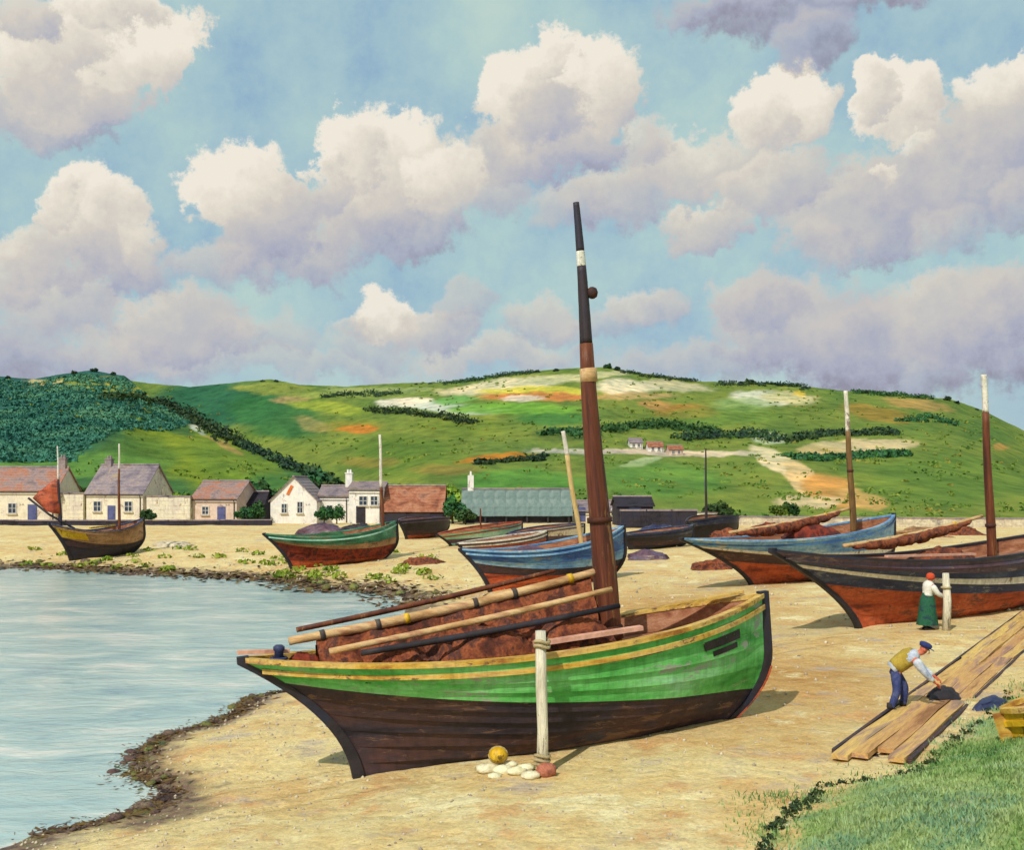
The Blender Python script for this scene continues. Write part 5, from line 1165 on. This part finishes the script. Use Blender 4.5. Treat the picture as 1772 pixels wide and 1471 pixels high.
# ------------------------------------------------------------------ people
M['skin'] = mat('ruddy_skin', [C(178, 86, 60), C(206, 112, 82)], 6, .6, .1, 40)
M['trouser'] = mat('navy_trousers', [C(36, 42, 84), C(58, 68, 116), C(84, 92, 130)], 5, .9, .5, 30)
M['shirt'] = mat('blue_white_shirt', [C(132, 146, 176), C(186, 192, 204), C(206, 208, 206)], 6, .9, .5, 30)
M['waist'] = mat('mustard_waistcoat', [C(150, 126, 46), C(184, 158, 66)], 6, .9, .5, 30)
M['cap'] = mat('navy_cap', [C(32, 40, 92), C(56, 68, 126)], 6, .85, .3, 30)
M['blouse'] = mat('white_blouse', [C(206, 206, 196), C(228, 226, 216)], 6, .9, .5, 30)
M['skirt'] = mat('bottle_green_skirt', [C(22, 66, 48), C(38, 94, 66), C(34, 50, 70)], 5, .9, .5, 30)
M['scarf'] = mat('red_headscarf', [C(186, 64, 36), C(206, 84, 50)], 6, .85, .4, 30)
M['boot'] = mat('black_boots', [C(34, 30, 34), C(56, 48, 48)], 6, .7, .3, 30)
def skin(name, V, E, Rd, m, parent, root=0, sub=2):
    me = bpy.data.meshes.new(name); me.from_pydata(V, E, []); me.materials.append(M[m]); o = bpy.data.objects.new(name, me); COL.objects.link(o); o.parent = parent
    sm = o.modifiers.new('Skin', 'SKIN'); sm.use_smooth_shade = True; sm.branch_smoothing = .6
    if not me.skin_vertices:
        me.attributes.new('skin', 'FLOAT', 'POINT')
    for i, d in enumerate(me.skin_vertices[0].data):
        d.radius = Rd[i] if hasattr(Rd[i], '__len__') else (Rd[i], Rd[i]); d.use_root = (i == root)
    sb = o.modifiers.new('Sub', 'SUBSURF'); sb.levels = sub; sb.render_levels = sub
    return o
def loft(name, pts, rads, m, parent, n=22, ripple=.055):
    pts = [Vector(q) for q in pts]; vs = []; sd = Vector((0, 1, 0))
    P2 = []; R2 = []
    for i in range(len(pts) - 1):                                   # smooth through the given rings
        for u in (0, .5):
            P2.append(pts[i].lerp(pts[i + 1], u)); R2.append(tuple(rads[i][k] + (rads[i + 1][k] - rads[i][k]) * u for k in (0, 1)))
    P2.append(pts[-1]); R2.append(rads[-1])
    for i, q in enumerate(P2):
        tg = (P2[min(i + 1, len(P2) - 1)] - P2[max(i - 1, 0)]).normalized(); f = sd.cross(tg).normalized()
        for k in range(n):
            a_ = 6.28319 * k / n; w = 1 + ripple * math.sin(k * 2.3 + i * 1.7)
            vs.append(q + f * (math.cos(a_) * R2[i][0] * w) + sd * (math.sin(a_) * R2[i][1] * w))
    L = len(P2); fs = [(i * n + k, i * n + (k + 1) % n, (i + 1) * n + (k + 1) % n, (i + 1) * n + k) for i in range(L - 1) for k in range(n)] + [tuple(range(n - 1, -1, -1)), tuple(range((L - 1) * n, L * n))]
    return MB().add(vs, fs).build(name, M[m], parent, True)
def person(label, loc, rz, J, clothes, scale=1.0):
    """J: joint -> position in metres (x forward, y left, z up), feet on z = 0"""
    e = empty('person', loc, rz); e.scale = (scale,) * 3; tag(e, label, 'person')
    names = list(J); ix = {n: i for i, n in enumerate(names)}; V = [J[n] for n in names]
    chains = [('pelvis', 'waist', 'chest', 'neck', 'chin', 'head', 'crown')]
    for s in 'LR': chains += [('pelvis', 'hip' + s, 'knee' + s, 'ankle' + s, 'toe' + s), ('chest', 'shoulder' + s, 'elbow' + s, 'wrist' + s, 'palm' + s)]
    E = [(ix[a], ix[b]) for c in chains for a, b in zip(c[:-1], c[1:])]
    rad = dict(pelvis=.13, waist=.115, chest=.14, neck=.052, chin=.066, head=.088, crown=.062, hip=.088, knee=.056, ankle=.038, toe=.032, shoulder=.062, elbow=.042, wrist=.028, palm=(.036, .022))
    rr = [rad[n] if n in rad else rad[n[:-1]] for n in names]
    for s in 'LR':                            # five fingers, thumb from the side of the palm
        w, p = Vector(J['wrist' + s]), Vector(J['palm' + s]); f = (p - w).normalized(); sd = f.cross(Vector((0, 0, 1))).normalized(); dn = sd.cross(f)
        for k, (o_, l) in enumerate(((-.033, .065), (-.011, .08), (.011, .085), (.033, .075))):
            b = p + sd * o_; V += [tuple(b + f * .02), tuple(b + f * (.02 + l * .5) - dn * .006), tuple(b + f * (.02 + l * .8) - dn * .035)]
            n = len(V); E += [(ix['palm' + s], n - 3), (n - 3, n - 2), (n - 2, n - 1)]; rr += [.0095, .009, .007]
        b = w.lerp(p, .5) + sd * .04; V += [tuple(b), tuple(b + f * .04 + sd * .022), tuple(b + f * .07 + sd * .022 - dn * .015)]
        n = len(V); E += [(ix['palm' + s], n - 3), (n - 3, n - 2), (n - 2, n - 1)]; rr += [.012, .011, .008]
    body = skin('body', V, E, rr, 'skin', e, ix['pelvis'])
    # face
    hd = Vector(J['head']); up = (Vector(J['crown']) - Vector(J['chin'])).normalized(); fw = J.get('_', None) or Vector((1, 0, 0)); fw = (fw - up * fw.dot(up)).normalized(); lf = up.cross(fw)
    MB().tube([hd + fw * .085 + up * .01, hd + fw * .115 - up * .03, hd + fw * .088 - up * .045], [.010, .017, .012], 7).build('nose', M['skin'], body, True)
    for s in (-1, 1):
        MB().lathe([(.002, -.012), (.010, -.006), (.012, 0), (.010, .006), (.002, .012)], 8, hd + fw * .083 + lf * s * .034 + up * .015).build('eye', M['boot'], body, True)
        MB().lathe([(.004, -.03), (.018, -.015), (.02, 0), (.014, .022), (.003, .03)], 7, hd + lf * s * .092 - up * .005).build('ear', M['skin'], body, True)
    MB().tube([hd + fw * .082 + lf * .026 - up * .062, hd + fw * .09 - up * .064, hd + fw * .082 - lf * .026 - up * .062], .006, 6).build('mouth', M['scarf'], body, True)
    for (nm, m, chs, grow) in clothes:
        js = []; [js.append(j) for c in chs for j in c if j not in js]; jx = {n: i for i, n in enumerate(js)}
        VV = [J[j] for j in js]; EE = [(jx[a], jx[b]) for c in chs for a, b in zip(c[:-1], c[1:])]
        RR = [((rad[j] if j in rad else rad[j[:-1]]) if not isinstance((rad[j] if j in rad else rad[j[:-1]]), tuple) else .03) + (grow if not isinstance(grow, dict) else grow.get(j, grow['*'])) for j in js]
        skin(nm, VV, EE, RR, m, e, 0)
    return e, hd, up, fw, lf, body
def boots(e, J):
    for q in 'LR':
        a_, t_ = Vector(J['ankle' + q]), Vector(J['toe' + q]); d = (t_ - a_); d.z = 0; d.normalize()
        MB().tube([a_ + Vector((0, 0, .12)), a_ + Vector((0, 0, .03)), a_ - d * .02 + Vector((0, 0, -.03))], [.062, .066, .06], 10).tube([a_ - d * .06 + Vector((0, 0, -.04)), a_ + d * .06 + Vector((0, 0, -.03)), t_ + d * .03 + Vector((0, 0, .01)), t_ + d * .075], [.05, .06, .052, .03], 10).build('boot', M['boot'], e, True)
JA = dict(pelvis=(-.10, 0, .80), waist=(.02, 0, .90), chest=(.20, 0, 1.02), neck=(.33, 0, 1.10), chin=(.39, 0, 1.11), head=(.42, 0, 1.17), crown=(.45, 0, 1.25),
    hipL=(-.08, .10, .76), kneeL=(.12, .14, .46), ankleL=(.08, .15, .09), toeL=(.24, .17, .03), hipR=(-.08, -.10, .76), kneeR=(-.05, -.14, .43), ankleR=(-.17, -.15, .09), toeR=(-.01, -.17, .03),
    shoulderL=(.24, .18, 1.02), elbowL=(.42, .20, .80), wristL=(.60, .12, .68), palmL=(.67, .09, .63), shoulderR=(.24, -.18, 1.02), elbowR=(.40, -.22, .78), wristR=(.56, -.14, .62), palmR=(.62, -.11, .57))
legs = [('pelvis', 'hipL', 'kneeL', 'ankleL'), ('pelvis', 'hipR', 'kneeR', 'ankleR')]
arms = [('chest', 'shoulderL', 'elbowL', 'wristL'), ('chest', 'shoulderR', 'elbowR', 'wristR')]
e, hd, up, fw, lf, body = person('person in navy trousers, mustard waistcoat and blue cap bending over a dark net', G(1556, 1232) - Vector((0, 0, .02)), R(-12), JA,
    [('trousers', 'trouser', legs + [('pelvis', 'waist')], .022), ('sleeve', 'shirt', [('shoulderL', 'elbowL', 'wristL')], {'*': .024, 'shoulderL': .045}), ('sleeve', 'shirt', [('shoulderR', 'elbowR', 'wristR')], {'*': .024, 'shoulderR': .045})])
def cap(e, hd, up, fw, lf, m):
    o = MB(); vs = []; q = Matrix((fw, lf, up)).transposed()
    o.lathe([(.098, .035), (.108, .06), (.118, .085), (.10, .115), (.05, .13), (.01, .132)], 16); o.v = [tuple(hd + q @ Vector(v)) for v in o.v]
    c = o.build('cap', M[m], e, True)
    p = MB().add([tuple(hd + q @ Vector(v)) for v in [(.08, -.07, .045), (.165, -.045, .03), (.175, 0, .03), (.165, .045, .03), (.08, .07, .045), (.08, -.07, .06), (.165, -.045, .042), (.175, 0, .042), (.165, .045, .042), (.08, .07, .06)]], [(4, 3, 2, 1, 0), (5, 6, 7, 8, 9), (0, 1, 6, 5), (1, 2, 7, 6), (2, 3, 8, 7), (3, 4, 9, 8), (4, 0, 5, 9)]); p.build('peak', M[m], c)
cap(e, hd, up, fw, lf, 'cap'); boots(e, JA)
loft('shirt', [(-.12, 0, .79), (.0, 0, .90), (.16, 0, 1.015), (.27, 0, 1.075), (.325, 0, 1.10)], [(.13, .165), (.135, .17), (.15, .205), (.115, .19), (.07, .08)], 'shirt', e)
loft('waistcoat', [(-.07, 0, .83), (.02, 0, .91), (.16, 0, 1.02), (.25, 0, 1.07), (.30, 0, 1.09)], [(.146, .18), (.152, .187), (.166, .20), (.13, .15), (.08, .09)], 'waist', e)
JB = dict(pelvis=(0, 0, .88), waist=(.02, 0, 1.02), chest=(.05, 0, 1.24), neck=(.08, 0, 1.37), chin=(.11, 0, 1.40), head=(.12, 0, 1.47), crown=(.12, 0, 1.55),
    hipL=(0, .09, .84), kneeL=(.06, .10, .48), ankleL=(-.01, .10, .08), toeL=(.13, .12, .03), hipR=(0, -.09, .84), kneeR=(.03, -.10, .47), ankleR=(-.06, -.10, .08), toeR=(.09, -.12, .03),
    shoulderL=(.06, .16, 1.26), elbowL=(.20, .20, 1.03), wristL=(.40, .12, 1.00), palmL=(.47, .09, 1.00), shoulderR=(.06, -.16, 1.26), elbowR=(.22, -.20, 1.02), wristR=(.40, -.12, .94), palmR=(.47, -.10, .93))
e, hd, up, fw, lf, body = person('person in white blouse and green skirt reaching for the post by the plum boat', G(1604, 1090) - Vector((0, 0, .02)), R(4), JB,
    [('sleeve', 'blouse', [('shoulderL', 'elbowL', 'wristL')], {'*': .03, 'shoulderL': .045}), ('sleeve', 'blouse', [('shoulderR', 'elbowR', 'wristR')], {'*': .03, 'shoulderR': .045})])
def skirt(e):
    m = MB(); vs = []; n = 28; rows = [(.13, 1.04), (.155, .98), (.20, .88), (.22, .7), (.25, .45), (.28, .22), (.285, .16)]; r = random.Random(4)
    for j, (q, z) in enumerate(rows):
        for i in range(n): a = 6.28319 * i / n; k = 1 + (.06 * math.sin(a * 9 + .3 * j)) * j / 6; vs.append((q * k * math.cos(a) + .015, q * k * math.sin(a) * .9, z))
    m.add(vs, [(j * n + i, (j + 1) * n + i, (j + 1) * n + (i + 1) % n, j * n + (i + 1) % n) for j in range(len(rows) - 1) for i in range(n)]); m.build('skirt', M['skirt'], e, True)
skirt(e); boots(e, JB)
loft('blouse', [(.01, 0, .96), (.02, 0, 1.04), (.04, 0, 1.16), (.05, 0, 1.26), (.065, 0, 1.33), (.075, 0, 1.365)], [(.14, .16), (.125, .15), (.15, .18), (.145, .19), (.10, .14), (.06, .065)], 'blouse', e)
o = MB().lathe([(.103, -.06), (.112, -.01), (.110, .05), (.085, .09), (.03, .112), (.005, .114)], 16); q_ = Matrix((fw, lf, up)).transposed()
o.v = [tuple(hd - fw * .022 + q_ @ Vector(v)) for v in o.v]; o.build('headscarf', M['scarf'], e, True)
